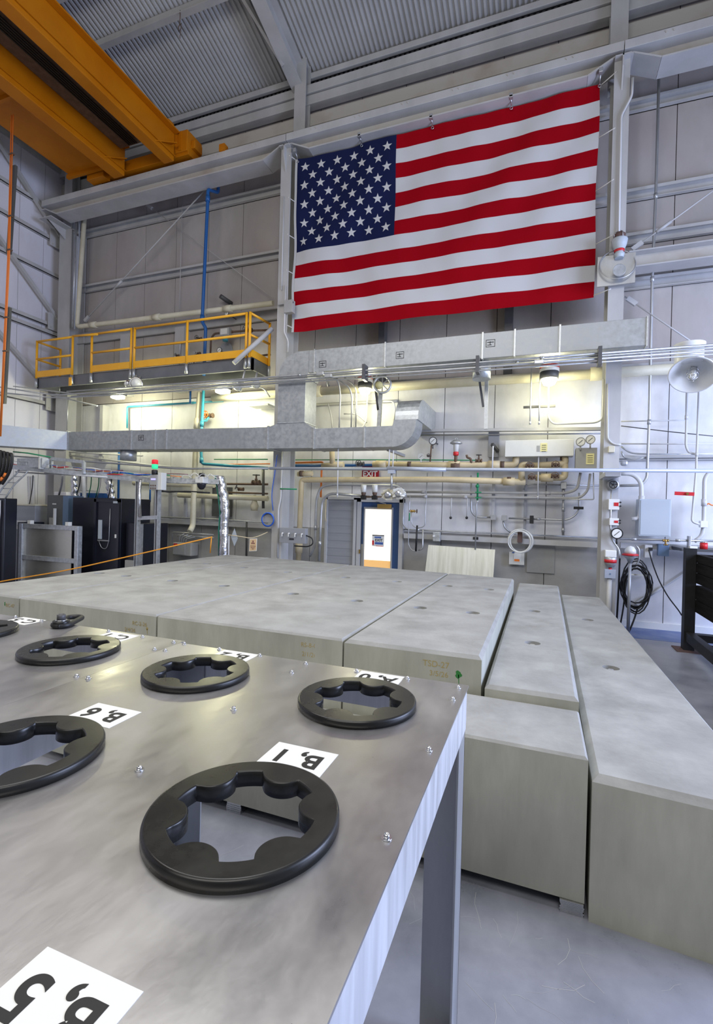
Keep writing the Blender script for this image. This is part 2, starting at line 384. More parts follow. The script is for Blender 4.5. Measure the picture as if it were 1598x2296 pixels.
for z in (8.86, 7.36): girt(z, -4.95, .95)
girt(2.89, 1.2, 7, .08, .1, 'white_conduit'); girt(4.42, 1.2, 7, .12, .12)
# rails of the left wall (run towards the camera)
for z in (9.33, 8.60, 7.72, 6.42, 6.22, 4.40):
    mb = MB(); mb.box(XL, XL + .10, -3, 9.2, z - .10, z - .085); mb.box(XL + .085, XL + .10, -3, 9.2, z - .10, z); struct(mb, 'trim_%d' % n, 'steel_paint'); n += 1
mb = MB(); mb.tube([(XL + .32, 9.3, 10.72), (XL + .32, -3, 10.72)], .2, 16); mb.box(XL, XL + .5, -3, 9.3, 10.93, 11.0); mb.box(XL, XL + .06, -3, 9.3, 10.36, 10.46)
struct(mb, 'trim_%d' % n, 'steel_paint'); n += 1
# door in the back wall
mb = MB(); Y0 = YW - .03
mb.use('steel_paint')
for a, b in ((-3.46, -3.38), (-2.58, -2.50)): mb.box(a, b, Y0 - .10, YW + .02, 0, 2.10)
mb.box(-3.46, -2.50, Y0 - .10, YW + .02, 2.02, 2.10)
door = struct(mb, 'door_1')
mb = MB(); mb.use('door_blue').box(-3.37, -2.59, Y0 - .05, Y0, 0.01, 2.02); mb.build('leaf', None, door)
mb = MB(); mb.box(-3.37, -3.30, Y0 - .053, Y0 - .05, 0.02, 1.17); mb.build('kick_strip', 'box_grey', door, label='grey patch on door edge')
mb = MB()
for q in ((-3.32, -3.29, .66, 1.90), (-2.74, -2.71, .66, 1.90), (-3.32, -2.71, 1.88, 1.92), (-3.32, -2.71, .64, .68)): mb.box(q[0], q[1], Y0 - .09, Y0 - .04, q[2], q[3], .008)
fr = mb.build('window_frame', 'box_grey', door)
bx('pane', 'door_glow', -3.29, -2.74, Y0 - .07, Y0 - .062, .86, 1.88, fr, label='brightly lit warm white window pane')
bx('lower_pane', 'door_glow_low', -3.29, -2.74, Y0 - .07, Y0 - .062, .68, .86, fr, label='amber lower edge of the window')
bx('door_closer', 'brass', -3.02, -2.73, Y0 - .15, Y0 - .09, 1.90, 1.985, door, .01)
MB().bar((-2.85, Y0 - .12, 1.99), (-3.06, Y0 - .10, 2.04), .02, .012).build('closer_arm', 'box_grey', door)
bx('hinge', 'brass', -3.392, -3.372, Y0 - .12, Y0 - .09, .98, 1.06, door)
sg = bx('door_sign', 'label_white', -3.13, -2.88, Y0 - .078, Y0 - .071, 1.14, 1.37, fr)
for q in ((-3.13, -2.88, 1.35, 1.368, 'sticker_dark'), (-3.08, -2.94, 1.305, 1.335, 'sticker_blue'), (-3.07, -2.90, 1.18, 1.225, 'sticker_blue'), (-3.13, -3.09, 1.165, 1.255, 'red'), (-3.05, -2.90, 1.145, 1.155, 'red')):
    bx('print', q[4], q[0], q[1], Y0 - .0795, Y0 - .078, q[2], q[3], sg)
text('EXIT', .075, 'lettering', 'ink', (-2.99, Y0 - .0795, 1.262), (1, 0, 0), (0, 0, 1), sg, bold=.002)
# grey metal shutter panel left of the door
sh = thing('corrugated_shutter', 'tall grey corrugated metal panel fixed left of the blue door', 'panel', (-3.8, YW - .1, 0))
mb = MB()
for k in range(26): mb.box(-4.12, -3.52, YW - .10 - (k % 2) * .006, YW - .05, .05 + k * .0777, .05 + (k + 1) * .0777)
mb.build('sheet', 'shutter_grey', sh)
mb = MB(); mb.box(-4.16, -4.11, YW - .14, YW, 0, 2.10); mb.box(-3.53, -3.475, YW - .14, YW, 0, 2.10); mb.box(-4.16, -3.475, YW - .14, YW, 2.06, 2.11); mb.build('frame', 'steel_paint', sh)

# ================================================================ steel structure
def column(label, x0, x1, yf, yb, z1, m='steel_paint', z0=0):
    t = thing('steel_column', label, 'column', ((x0 + x1) / 2, (yf + yb) / 2, z0), 'building columns along the back wall')
    MB().box(x0, x1, yf, yf + .02, z0, z1).build('front_flange', m, t)
    MB().box(x0, x1, yb - .02, yb, z0, z1).build('rear_flange', m, t)
    c = (x0 + x1) / 2; MB().box(c - .012, c + .012, yf + .02, yb - .02, z0, z1).build('web', m, t)
    return t
CF = 8.95
c1 = column('grey steel column left of the flag behind the crossing ducts', -4.96, -4.74, 8.5, 9.0, 8.93)
c2 = column('pale steel column right of the flag with red-labelled switches on it', .90, 1.12, 8.5, 9.0, 8.93)
c0 = column('corner steel column at the left end of the yellow railed platform', -11.55, -11.15, CF, YW - .02, 8.72)
for c, x, w, CF, zq in ((c1, -4.85, .11, 8.5, 8.93), (c2, 1.01, .11, 8.5, 8.93), (c0, -11.35, .2, 8.95, 8.72)):
    mb = MB()   # crane bracket: deep stub with a chamfered toe
    mb.prism([(x - .01, CF, 8.45), (x - .01, CF, zq), (x - .01, 8.40, zq), (x - .01, 8.40, 8.75)], (.02, 0, 0))
    mb.box(x - w, x + w, 8.40, CF + .1, zq - .02, zq); mb.build('crane_bracket', 'steel_paint', c)
    MB().box(x - .13, x + .13, 9.0, 9.02, zq, 11.1).box(x - .13, x + .13, 9.2, 9.22, zq, 11.1).box(x - .01, x + .01, 9.02, 9.2, zq, 11.1).build('upper_shaft', 'steel_paint', c)
# roof rafters at the columns
for x, lab in ((-4.95, 'sloping steel roof rafter above the column left of the flag'), (1.08, 'sloping steel roof rafter over the right column')):
    t = thing('roof_rafter', lab, 'rafter', (x, 9.1, 10.55), 'roof rafters')
    def rf(y, dz): return (x, y, roofz(y) - dz)
    MB().bar(rf(9.2, .50), rf(-3, .50), .26, .02).build('bottom_flange', 'steel_paint', t)
    MB().bar(rf(9.2, .06), rf(-3, .06), .26, .02).build('top_flange', 'steel_paint', t)
    MB().bar(rf(9.2, .28), rf(-3, .28), .015, .42).build('web', 'steel_paint', t)
    MB().bar((x - .08, 8.6, roofz(8.6) - .5), (x - .55, 7.0, roofz(7) - .12), .06, .06).build('fly_brace', 'steel_paint', t)
for k, (y, lab) in enumerate(((7.55, 'roof purlin nearest the eave, with a wire hook hanging from it'), (6.7, 'second roof purlin, just seen at the top edge right of the crane'), (3.0, 'roof purlin over the crane far from the eave'))):
    t = thing('roof_purlin', lab, 'purlin', (-3, y, roofz(y) - .2), 'roof purlins')
    z = roofz(y)
    MB().box(-11.8, 7, y - .06, y + .06, z - .21, z - .19).build('bottom_flange', 'steel_paint', t)
    MB().box(-11.8, 7, y - .006, y + .006, z - .19, z - .02).build('web', 'steel_paint', t)
p = W(403, 60, 7.5)
hk = MB().tube([(p.x, 7.5, 11.25), (p.x, 7.5, 11.0), (p.x - .03, 7.5, 10.94), (p.x - .02, 7.5, 10.86), (p.x + .03, 7.5, 10.9), (p.x + .02, 7.5, 10.98)], .008, 6).build('wire_hook', 'rust_iron', None, 'thin dark wire hook hanging from the roof purlin right of the crane', 'hook')
MB().tube([(p.x + .03, 7.5, 11.0), (p.x + .01, 7.5, 10.72)], .006, 6).build('loose_end', 'rust_iron', hk)
# crane runway girders: one per bay, haunched at the brackets
def girder(x0, x1, lab):
    t = thing('crane_runway_girder', lab, 'girder', ((x0 + x1) / 2, 8.65, 8.72), 'runway girders of the yellow crane')
    zt, zs, zb, hl, hf = 9.17, 8.95, 8.77, .13, .50
    MB().box(x0, x1, 8.45, 8.85, zt - .14, zt, .006).build('top_flange', 'steel_paint', t)
    pr = [(x0, zs), (x0 + hl, zs), (x0 + hf, zb), (x1 - hf, zb), (x1 - hl, zs), (x1, zs)]
    MB().prism([(x, 8.64, z) for x, z in pr] + [(x1, 8.64, zt - .13), (x0, 8.64, zt - .13)], (0, .02, 0)).build('web', 'steel_rusty', t)
    mb = MB()
    for (a, za), (b, zb2) in zip(pr, pr[1:]): mb.bar((a, 8.65, za), (b, 8.65, zb2), .40, .025)
    mb.build('bottom_flange', 'steel_paint', t)
    mb = MB(); x = x0 + .6
    while x < x1 - .3:
        for d in (-.05, .05): mb.cyl((x + d, 8.45, zt - .05), (x + d, 8.438, zt - .05), .014, 6)
        x += .9
    mb.build('bolts', 'steel_rusty', t)
girder(-11.55, -4.85, 'grey crane runway girder over the bay with the yellow platform')
girder(-4.84, 1.02, 'grey crane runway girder from which the flag hangs')
girder(1.03, 6.9, 'grey crane runway girder in the bay right of the flag')
# stanchion posts behind the flag and the platform
for x, w, z0, z1, lab in ((-3.02, .12, 4.3, 6.0, 'short dark wall post below the flag, left one'), (-.62, .14, 4.3, 6.0, 'short dark wall post below the flag, right one'),
                          (-9.6, .28, 4.5, 6.0, 'pale wall post behind the platform railing, left one'), (-7.95, .26, 4.5, 6.0, 'pale wall post behind the middle of the platform railing'),
                          (-10.3, .10, 2.9, 4.3, 'narrow pale post under the left part of the platform')):
    bx('wall_post', 'dark_steel' if z0 == 4.3 and z1 == 6.0 else 'steel_paint', x - w / 2, x + w / 2, YW - .2, YW, z0, z1, label=lab, cat='post', group='posts on the back wall')
# left wall bracing with gusset plates on the corner column
def brace(a, b, lab): MB().bar(a, b, .07, .10, (1, 0, 0)).build('diagonal_brace', 'steel_paint', None, lab, 'brace', 'diagonal braces of the left wall')
gx = XL + .14
brace((gx, 7.2, 10.35), (gx, 9.1, 8.68), 'uppermost diagonal brace on the left wall under the crane')
brace((gx, 7.2, 8.25), (gx, 9.1, 6.56), 'middle diagonal brace on the left wall')
brace((gx, 7.2, 6.1), (gx, 8.75, 4.85), 'lowest diagonal brace on the left wall, left of the platform')
for z, lab in ((8.55, 'square gusset plate at the end of the uppermost wall brace'), (6.43, 'square gusset plate at the end of the middle wall brace'), (4.38, 'square gusset plate just under the platform')):
    g = bx('gusset_plate', 'steel_paint', gx - .01, gx + .01, 8.85, 9.25, z - .2, z + .22, label=lab, cat='plate', group='gusset plates by the corner column')
    mb = MB()
    for k in range(3): mb.cyl((gx + .01, 8.92 + k * .11, z - .14), (gx + .025, 8.92 + k * .11, z - .14), .014, 6)
    mb.build('bolts', 'steel_rusty', g)

# ================================================================ overhead crane
cr = thing('bridge_crane', 'yellow overhead bridge crane with two girders under the roof', 'crane', (-8.3, 5, 9.1))
def boxgirder(nm, xl, xr, zb, zt, y1=8.35):
    g = MB().box(xl, xr, -2.5, y1, zb, zt, .015).build(nm, 'crane_yellow', cr)
    MB().box(xl - .05, xr + .12, -2.5, y1, zt, zt + .03).build('top_plate', 'crane_yellow', g)
    MB().box(xr + .01, xr + .03, -2.5, y1, zb + .10, zb + .12).build('stiffener', 'crane_yellow', g)
    MB().prism([(xr, y1 - .55, zb + .05), (xr + .16, y1 - .1, zb + .28), (xr, y1 - .1, zb + .28)], (0, 0, .02)).build('gusset', 'crane_yellow', g)
boxgirder('bridge_girder', -7.72, -7.46, 9.14, 9.72)
boxgirder('bridge_girder', -9.12, -8.82, 9.12, 9.72)
MB().box(-10.36, -9.14, -2.5, 8.28, 9.40, 9.43).build('walkway_plate', 'crane_yellow', cr)
for y in (8.2, 6.2, 4.5): MB().box(-10.42, -9.12, y, y + .07, 9.32, 9.40).build('walkway_bearer', 'crane_yellow', cr)
MB().box(-8.80, -7.74, -2.5, 8.2, 9.62, 9.66).build('cross_deck', 'rust_iron', cr, label='dark deck between the girders')
mb = MB()
for k in range(5): mb.tube([(-8.45 + k * .05, -2.5, 9.55), (-8.45 + k * .05, 8.1, 9.55)], .018, 6)
mb.build('festoon_cables', 'cable_black', cr)
MB().box(-9.75, -7.15, 8.42, 8.84, 9.28, 9.52, .01).build('end_truck', 'crane_yellow', cr)
MB().box(-7.72, -7.16, 8.38, 8.86, 9.34, 9.78, .012).build('end_truck_housing', 'crane_yellow', cr)
MB().box(-7.50, -7.44, 8.36, 8.40, 9.36, 9.76).box(-7.36, -7.30, 8.36, 8.40, 9.36, 9.76).build('housing_ribs', 'crane_yellow', cr)
MB().box(-7.16, -7.06, 8.5, 8.75, 9.45, 9.62, .01).build('bumper', 'crane_yellow', cr)
for x in (-7.45, -9.5): MB().cyl((x, 8.60, 9.29), (x, 8.70, 9.29), .13, 20).build('wheel', 'dark_steel', cr)
MB().box(-9.9, -9.4, 8.3, 8.5, 9.22, 9.42, .01).build('drive_unit', 'crane_yellow', cr)
MB().box(-7.62, -7.50, 8.2, 8.36, 9.72, 9.95).build('end_stop', 'crane_yellow', cr)
MB().cyl((XL, 8.65, 9.17), (6.5, 8.65, 9.17), .02, 8).build('runway_rail', 'dark_steel', None, 'dark crane rail lying on the runway girders', 'rail')
t = bx('rail_clip', 'crane_yellow', -6.38, -6.25, 8.42, 8.55, 9.16, 9.30, label='small yellow stop clip on the runway girder left of the flag', cat='clip')
# orange pendant cables with their dark guide plates by the left wall
pc = thing('pendant_cable', 'bundle of orange crane cables hanging down at the left edge', 'cable', (-9.75, 6.5, 3.3))
for k in range(3): MB().tube([(-9.76 + k * .024, 6.5 + (k % 2) * .02, 9.3), (-9.77 + k * .024, 6.5, 6.5), (-9.88 + k * .018, 6.5, 3.1)], .0105, 8).build('cable', 'orange', pc)
mb = MB()
for z in (8.55, 7.35, 6.7, 5.4, 4.75): mb.box(-9.79 - (z < 6) * .04, -9.69 - (z < 6) * .04, 6.48, 6.54, z - .012, z + .012)
mb.build('cable_ties', 'rust_iron', pc)
for (a, b, lab) in ((W(33, 372, 6.6), W(20, 570, 6.6), 'upper dark guide plate behind the orange cables'), (W(20, 690, 6.6), W(8, 905, 6.6), 'lower dark guide plate behind the orange cables')):
    MB().bar(a, b, .10, .05, (0, 1, 0)).build('guide_plate', 'cabinet_grey', None, lab, 'plate', 'guide plates by the orange cables')
# ================================================================ flag
FX0, FX1, FZ0, FZ1, FY = -4.65, .708, 5.335, 8.735, 8.62
flag = thing('flag', 'large American flag hung flat from the runway girder', 'flag', ((FX0 + FX1) / 2, FY, FZ0))
def fripple(u, w):
    y = .012 * math.sin(23 * u + 3 * math.sin(5 * w)) * (0.4 + .6 * abs(math.sin(2.2 * u + 1))) + .010 * math.sin(14 * w - 31 * u) * math.exp(-((u - 1) ** 2) * 9) + .008 * math.sin(40 * u + 18 * w) * math.exp(-(u ** 2) * 12)
    y *= 1.7; y += .014 * math.sin(9 * u - 6 * w + .6) + .006 * math.sin(70 * u + 5 * w) * (.3 + w * .5)
    return y
def fpos(u, w, off=0.0):
    sag = .018 * math.sin(math.pi * ((u * 4) % 1.0)) * w            # between the hooks
    x = FX0 + (FX1 - FX0) * u + .012 * math.sin(math.pi * w * 3) * ((u > .97) - (u < .03)); z = FZ0 + (FZ1 - FZ0) * w - sag
    return Vector((x, FY + fripple(u, w) - off, z))
CU = .377
us = [CU * i / 56 for i in range(57)] + [CU + (1 - CU) * i / 92 for i in range(1, 93)]
NR = 5
mb = MB(); G = [[mb.v(fpos(u, j / (13 * NR))) for u in us] for j in range(13 * NR + 1)]
for j in range(13 * NR):
    stripe = 12 - j // NR                                            # 0 = top
    for i in range(len(us) - 1):
        mb.use('flag_blue' if stripe < 7 and i < 56 else ('flag_red' if stripe % 2 == 0 else 'flag_white'))
        mb.f([G[j][i], G[j][i + 1], G[j + 1][i + 1], G[j + 1][i]], True)
asp = (FX1 - FX0) / (FZ1 - FZ0)
mb.use('flag_white')
for r in range(9):
    for c in range(6 if r % 2 == 0 else 5):
        u0 = CU * ((c + .5) / 6 if r % 2 == 0 else (c + 1) / 6); w0 = 1 - 7 / 13 * (r + 1) / 10; R = .0285
        P = []
        for k in range(10):
            rr = R if k % 2 == 0 else R * .40; an = math.pi / 2 + k * math.pi / 5
            P.append(mb.v(fpos(u0 + rr * math.cos(an) / asp, w0 + rr * math.sin(an), .006)))
        cc = mb.v(fpos(u0, w0, .006))
        for k in range(10): mb.f([cc, P[k], P[(k + 1) % 10]])
mb.build('cloth', None, flag)
mb = MB(); A = [mb.v(fpos(0, j / 40, .004)) for j in range(41)]; B = [mb.v(fpos(0, j / 40, .004) - Vector((.05, 0, 0))) for j in range(41)]
for j in range(40): mb.f([A[j], B[j], B[j + 1], A[j + 1]])
mb.build('heading', 'flag_white', flag, label='white hoist strip')
for w_, dz in ((1.0, .02), (.76, .02), (.545, .03), (.34, .03), (.03, .02)):
    p = fpos(0, w_); q = Vector((-4.78, 8.49, p.z + dz)); MB().tube([p - Vector((.05, 0, 0)), q], .008, 6).build('tie_rope', 'rope_white', flag)
for w_, dz in ((.99, .05), (.74, .03), (.50, .05), (.25, .03), (.01, .02)):
    p = fpos(1, w_); q = Vector((.935, 8.49, p.z + dz)); MB().tube([p, q], .008, 6).build('tie_rope', 'rope_white', flag)
for k, lab in enumerate(('above the upper left corner of the flag', 'above the middle of the star field', 'above the top red stripe next to the star field', 'above the right half of the flag', 'above the upper right corner of the flag')):
    u = k / 4.0; p = fpos(u, 1.0)
    hk = thing('flag_clamp', 'small steel beam clamp and hook ' + lab, 'clamp', (p.x, FY, p.z), 'clamps that hold the flag')
    zt = 8.80 if k in (0, 4) else 8.77
    MB().box(p.x - .03, p.x + .03, FY - .17, FY - .10, zt - .02, zt + .05, .006).build('jaw', 'leg_steel', hk)
    MB().tube([(p.x, FY - .13, zt), (p.x, FY - .06, (zt + p.z) / 2), (p.x, FY, p.z - .05)], .009, 6).build('hook', 'bright_steel', hk)
    MB().torus((p.x, FY - .012, p.z - .05), .022, .006, (0, 1, 0), 14, 6).build('grommet', 'bright_steel', hk)

# ================================================================ access platform with yellow railing
YF, YB, PT, PB = 8.30, 8.90, 4.80, 4.56
pf = thing('access_platform', 'grey steel access platform with yellow guard rails', 'platform', (-8.4, 8.6, PB))
MB().box(-11.34, -5.36, YF, YF + .04, PB, PT - .015).box(-11.34, -5.36, YB - .04, YB, PB, PT - .015).box(-11.34, -11.30, YF, YB, PB, PT - .015).box(-5.40, -5.36, YF, YB, PB, PT - .015).build('deck_frame', 'platform_grey', pf)
MB().box(-11.34, -5.36, YF, YB, PT - .015, PT).build('deck', 'dark_steel', pf)
r = .027
def post(x, y, parent=pf):
    p = MB().tube([(x, y, PT - .02), (x, y, 5.68)], r, 10).build('rail_post', 'rail_yellow', parent)
    MB().cyl((x, y, PT - .22), (x, y, PT - .02), .034, 10).build('post_socket', 'leg_steel', p)
F = YF - .04
for x in (-11.32, -10.16, -9.57, -8.42, -8.33, -6.93, -5.50, -5.42): post(x, F)
for x, y in ((-11.32, YB - .03), (-5.34, YB - .03)): post(x, y)
def rail(a, b): MB().tube([a, b], r * .92, 10).build('guard_rail', 'rail_yellow', pf)
for z in (5.66, 5.24):
    rail((-11.32, F, z), (-10.16, F, z)); rail((-9.57, F, z), (-8.42, F, z)); rail((-8.33, F, z), (-5.50, F, z)); rail((-11.32, F, z), (-11.32, YB - .03, z)); rail((-5.42, F, z), (-5.34, YB - .03, z))
rail((-10.16, F, 5.68), (-9.30, F - .1, 5.60))
for a, b in ((-11.32, -10.16), (-9.57, -8.42), (-8.33, -5.48)): MB().box(a, b, F - .012, F + .012, PT + .005, PT + .15).build('toe_board', 'rail_yellow', pf)
MB().box(-5.39, -5.37, F, YB, PT + .005, PT + .15).build('toe_board', 'rail_yellow', pf)
MB().box(-10.20, -10.12, F - .05, F - .04, PB - .03, PB + .16).build('gate_plate', 'rail_yellow', pf)
MB().tube([(-5.60, F - .25, PT - .18), (-5.10, CF - .4, 5.42)], .045, 12).build('pole', 'steel_paint', None, 'slanting grey tube between platform end and column', 'pole')

# ================================================================ air ducts
du = thing('air_duct', 'galvanised rectangular air duct crossing the hall below the flag', 'duct', (-3, 8.5, 2.98))
DY0, DY1 = 7.95, 8.42
MB().box(-3.965, 1.354, DY0, DY1, 4.30, 4.70, .006).build('upper_run', 'duct_metal', du)
mb = MB(); mb.prism([(-3.965, DY0, 4.70), (-3.965, DY0, 4.30), (-4.0, DY0, 4.22), (-4.58, DY0, 4.22), (-4.545, DY0, 4.46), (-4.40, DY0, 4.625), (-4.18, DY0, 4.70)], (0, DY1 - DY0, 0)); mb.build('upper_elbow', 'duct_metal', du)
MB().box(-4.58, -4.02, DY0, DY1, 3.407, 4.22, .004).build('riser', 'duct_metal', du)
mb = MB(); mb.prism([(-4.58, DY0, 3.407), (-4.02, DY0, 3.407), (-3.82, DY0, 3.29), (-3.82, DY0, 2.943), (-4.76, DY0, 2.952), (-4.76, DY0, 3.35)], (0, DY1 - DY0, 0)); mb.build('tee_piece', 'duct_metal', du)
MB().prism([(-4.76, DY0, 3.35), (-4.76, DY0, 2.952), (-9.855, DY0, 3.02), (-9.865, DY0, 3.417)], (0, DY1 - DY0, 0)).build('lower_run', 'duct_metal', du)
MB().box(-3.82, -2.37, DY0, DY1, 2.933, 3.29, .004).build('lower_run', 'duct_metal', du)
mb = MB(); arc = [(-2.37 + .406 * math.sin(a), 3.33 - .397 * math.cos(a)) for a in [k * math.pi / 2 / 8 for k in range(9)]]
mb.prism([(-2.37, DY0, 3.29)] + [(x, DY0, z) for x, z in arc] + [(-1.963, DY0, 3.388), (-2.34, DY0, 3.388)], (0, DY1 - DY0, 0)); mb.build('lower_elbow', 'duct_metal', du)
mb = MB()
pr = [(DY0 + .03, 3.388)] + [(DY0 + .03 + .42 * (1 - math.cos(a)), 3.388 + .40 * math.sin(a)) for a in [k * math.pi / 2 / 8 for k in range(1, 9)]] + [(YW - .004, 3.788), (YW - .004, 3.388)]
mb.prism([(-2.34, y, z) for y, z in pr], (.40, 0, 0)); mb.build('wall_elbow', 'galvanised', du)
MB().prism([(-9.865, DY0, 3.417), (-9.855, DY0, 3.02), (-10.33, 6.8, 2.97), (-10.34, 6.8, 3.40)], (-.4, .2, 0)).build('side_run', 'duct_metal', du)
MB().prism([(-10.33, 6.8, 3.40), (-10.33, 6.8, 2.97), (-10.5, 4.6, 2.97), (-10.5, 4.6, 3.40)], (-.5, 0, 0)).build('side_run', 'duct_metal', du)
def seam(a): MB().box(*a).build('flange_seam', 'galvanised', du)
for x in (-3.85, -2.53, -.435, .21, -.92): seam((x - .012, x + .012, DY0 - .012, DY1 + .01, 4.29, 4.715))
for x, a, b in ((-4.77, 2.94, 3.37), (-3.82, 2.925, 3.31), (-2.86, 2.93, 3.295), (-7.11, 2.98, 3.39), (-7.4, 2.98, 3.39), (-8.03, 2.99, 3.40), (-9.855, 3.01, 3.43)): seam((x - .014, x + .014, DY0 - .014, DY1 + .01, a, b))
seam((-4.59, -4.01, DY0 - .012, DY1, 3.407, 3.427)); seam((1.344, 1.364, DY0 - .012, DY1 + .012, 4.285, 4.715))
MB().cyl((-.95, 8.18, 4.03), (-.95, 8.18, 4.30), .145, 24).build('round_takeoff', 'galvanised', du)
MB().cyl((-8.34, 8.18, 2.79), (-8.34, 8.18, 3.02), .165, 24).build('round_takeoff', 'galvanised', du)
for x, z, s in ((-3.69, 4.43, 1), (-2.27, 4.47, 1), (-.80, 4.53, 1), (-7.78, 3.23, 1)):
    mb = MB()   # inked square stamp: outline and two bars
    for q in ((-.07, .07, .05, .058), (-.07, .07, -.058, -.05), (-.07, -.062, -.058, .058), (.062, .07, -.058, .058), (-.05, .02, -.03, -.02), (-.05, .05, .01, .022), (-.01, .0, -.03, .03)): mb.box(x + q[0], x + q[1], DY0 - .002, DY0 + .001, z + q[2], z + q[3])
    mb.build('ink_stamp', 'ink', du)
# hangers under the upper run
def strut(name, lab, pts, w, m='galvanised', Y=8.55, g='channel struts holding up ducts and pipes'): 
    mb = MB(); P = line(Y, *pts)
    for a, b in zip(P, P[1:]): mb.bar(a, b, w, .05, (0, 1, 0))
    return mb.build(name, m, None, lab, 'strut', g)
strut('channel_strut', 'long vertical channel strut under the duct beside the round collar', [(1091, 838), (1089, 962)], .06, 'galvanised', 8.55)
strut('channel_strut', 'short vertical channel strut on the lower duct below the round fan', [(853, 880), (849, 958)], .07, 'galvanised', 8.55)
strut('channel_strut', 'dark diagonal strut hung from the conduits near the round fan', [(838, 836), (848, 920)], .04, 'dark_steel', 8.55)
strut('channel_strut', 'thin dark strut hung beside the long vertical channel strut', [(1070, 820), (1083, 912)], .035, 'dark_steel', 8.55)

# ================================================================ overhead conduits in front of the duct
CY = 7.82
GR = 'overhead conduits running in front of the ducts'
def cw(*p, Y=CY): return line(Y, *p)
pipe('conduit', 'topmost overhead conduit in front of the duct, reaching the right edge', 'conduit', cw((150, 878), (600, 846), (1000, 818), (1598, 773)), .016, group=GR, cps=[(1, .2), (2, .4)])
pipe('conduit', 'second overhead conduit from the top along the duct', 'conduit', cw((150, 884), (600, 851), (1000, 823), (1598, 779), Y=CY + .05), .013, group=GR, cps=[(2, .3)])
pipe('conduit', 'third overhead conduit from the top along the duct', 'conduit', cw((160, 889), (600, 856), (1000, 829), (1598, 786)), .016, group=GR, cps=[(1, .6)])
pipe('conduit', 'lowest overhead conduit along the duct, dipping at the left', 'conduit', cw((30, 866), (210, 888), (330, 875), (600, 861), (1000, 836), (1598, 794), Y=CY + .04), .013, group=GR, bend=.2)
pipe('conduit', 'overhead conduit bending off the left wall at the platform foot', 'conduit', [W(0, 868, 7.0), W(120, 886, 7.8), W(300, 876, 7.84), W(600, 848, 7.84)], .014, group=GR, bend=.3)
pipe('conduit', 'lower conduit bending off the left wall below the platform', 'conduit', [W(0, 880, 7.0), W(130, 893, 7.8), W(330, 881, 7.86), (-5.1, 7.86, 4.1)], .014, group=GR, bend=.3)
pipe('conduit', 'short loose conduit end pointing right under the platform gusset', 'conduit', [W(90, 880, 8.0), W(218, 910, 8.3)], .016, group=GR)
for px, py, lab in ((815, 830, 'dark pipe clamp on the conduits above the small lit lamp'), (1070, 812, 'dark pipe clamp on the conduits left of the round collar'), (1345, 792, 'dark pipe clamp on the conduits by the right column')):
    p = W(px, py, CY - .03); bx('pipe_clamp', 'dark_steel', p.x - .025, p.x + .025, p.y - .02, 7.95, p.z - .16, p.z + .10, label=lab, cat='clamp', group='clamps on the overhead conduits')
for px, py, lab in ((718, 838, 'small conduit fitting above the riser, left one'), (736, 843, 'small conduit fitting above the riser, right one'), (1208, 812, 'small conduit fitting above the red-ringed lamp')):
    p = W(px, py, CY - .03); bx('conduit_fitting', 'conduit', p.x - .07, p.x + .07, p.y - .03, p.y + .03, p.z - .03, p.z + .03, label=lab, cat='fitting', group='fittings on the overhead conduits', ch=.01)

# ================================================================ lamps
def vessel_lamp(lab, px, py, Y, hot, R=.15, ring=True, power=30):
    c = W(px, py, Y); t = thing('pendant_lamp', lab, 'lamp', c, 'round lamps below the duct')
    MB().lathe([(R * .5, .26), (R, .24), (R * 1.02, .12), (R * .92, .11)], c, n=24).build('housing', 'white_paint' if ring else 'galvanised', t)
    if ring: MB().lathe([(R * 1.03, .17), (R * 1.03, .22)], c, n=24).build('red_band', 'red', t, label='red band around the housing')
    MB().lathe([(R * .96, .0), (R * .98, .12)], c, n=24).build('skirt', 'dark_steel', t)
    MB().lathe([(.02, -.12), (R * .6, -.09), (R * .85, -.01), (R * .85, .01)], c, n=20).build('lens', 'lamp_glow', t)
    l = bpy.data.lights.new('lamp_light', 'POINT'); l.energy = power; l.color = (1, .95, .62); l.shadow_soft_size = .1
    o = bpy.data.objects.new('lamp_light', l); COL.objects.link(o); o.location = c + Vector((0, -.06, -.24))
vessel_lamp('small lit round lamp with red band above the lower duct', 818, 872, 8.75, True, .14)
vessel_lamp('lit round lamp with bright red band right of the round duct collar', 1231, 850, 8.75, True, .15)
def bulkhead(lab, px, py, Y, power=75):
    c = W(px, py, Y); t = thing('bulkhead_lamp', lab, 'lamp', c, 'lit lamps under the platform')
    MB().box(c.x - .15, c.x + .15, Y - .1, Y + .12, c.z, c.z + .10, .02).build('housing', 'dark_steel', t)
    MB().box(c.x - .13, c.x + .13, Y - .11, Y + .09, c.z - .075, c.z + .02, .03).build('lens', 'lamp_glow', t)
    l = bpy.data.lights.new('lamp_light', 'POINT'); l.energy = power; l.color = (1, .98, .62); l.shadow_soft_size = .12
    o = bpy.data.objects.new('lamp_light', l); COL.objects.link(o); o.location = c + Vector((0, 0, -.2))
bulkhead('lit lamp under the left part of the yellow platform', 265, 887, 8.62)
bulkhead('lit lamp under the right end of the yellow platform', 500, 874, 8.62)
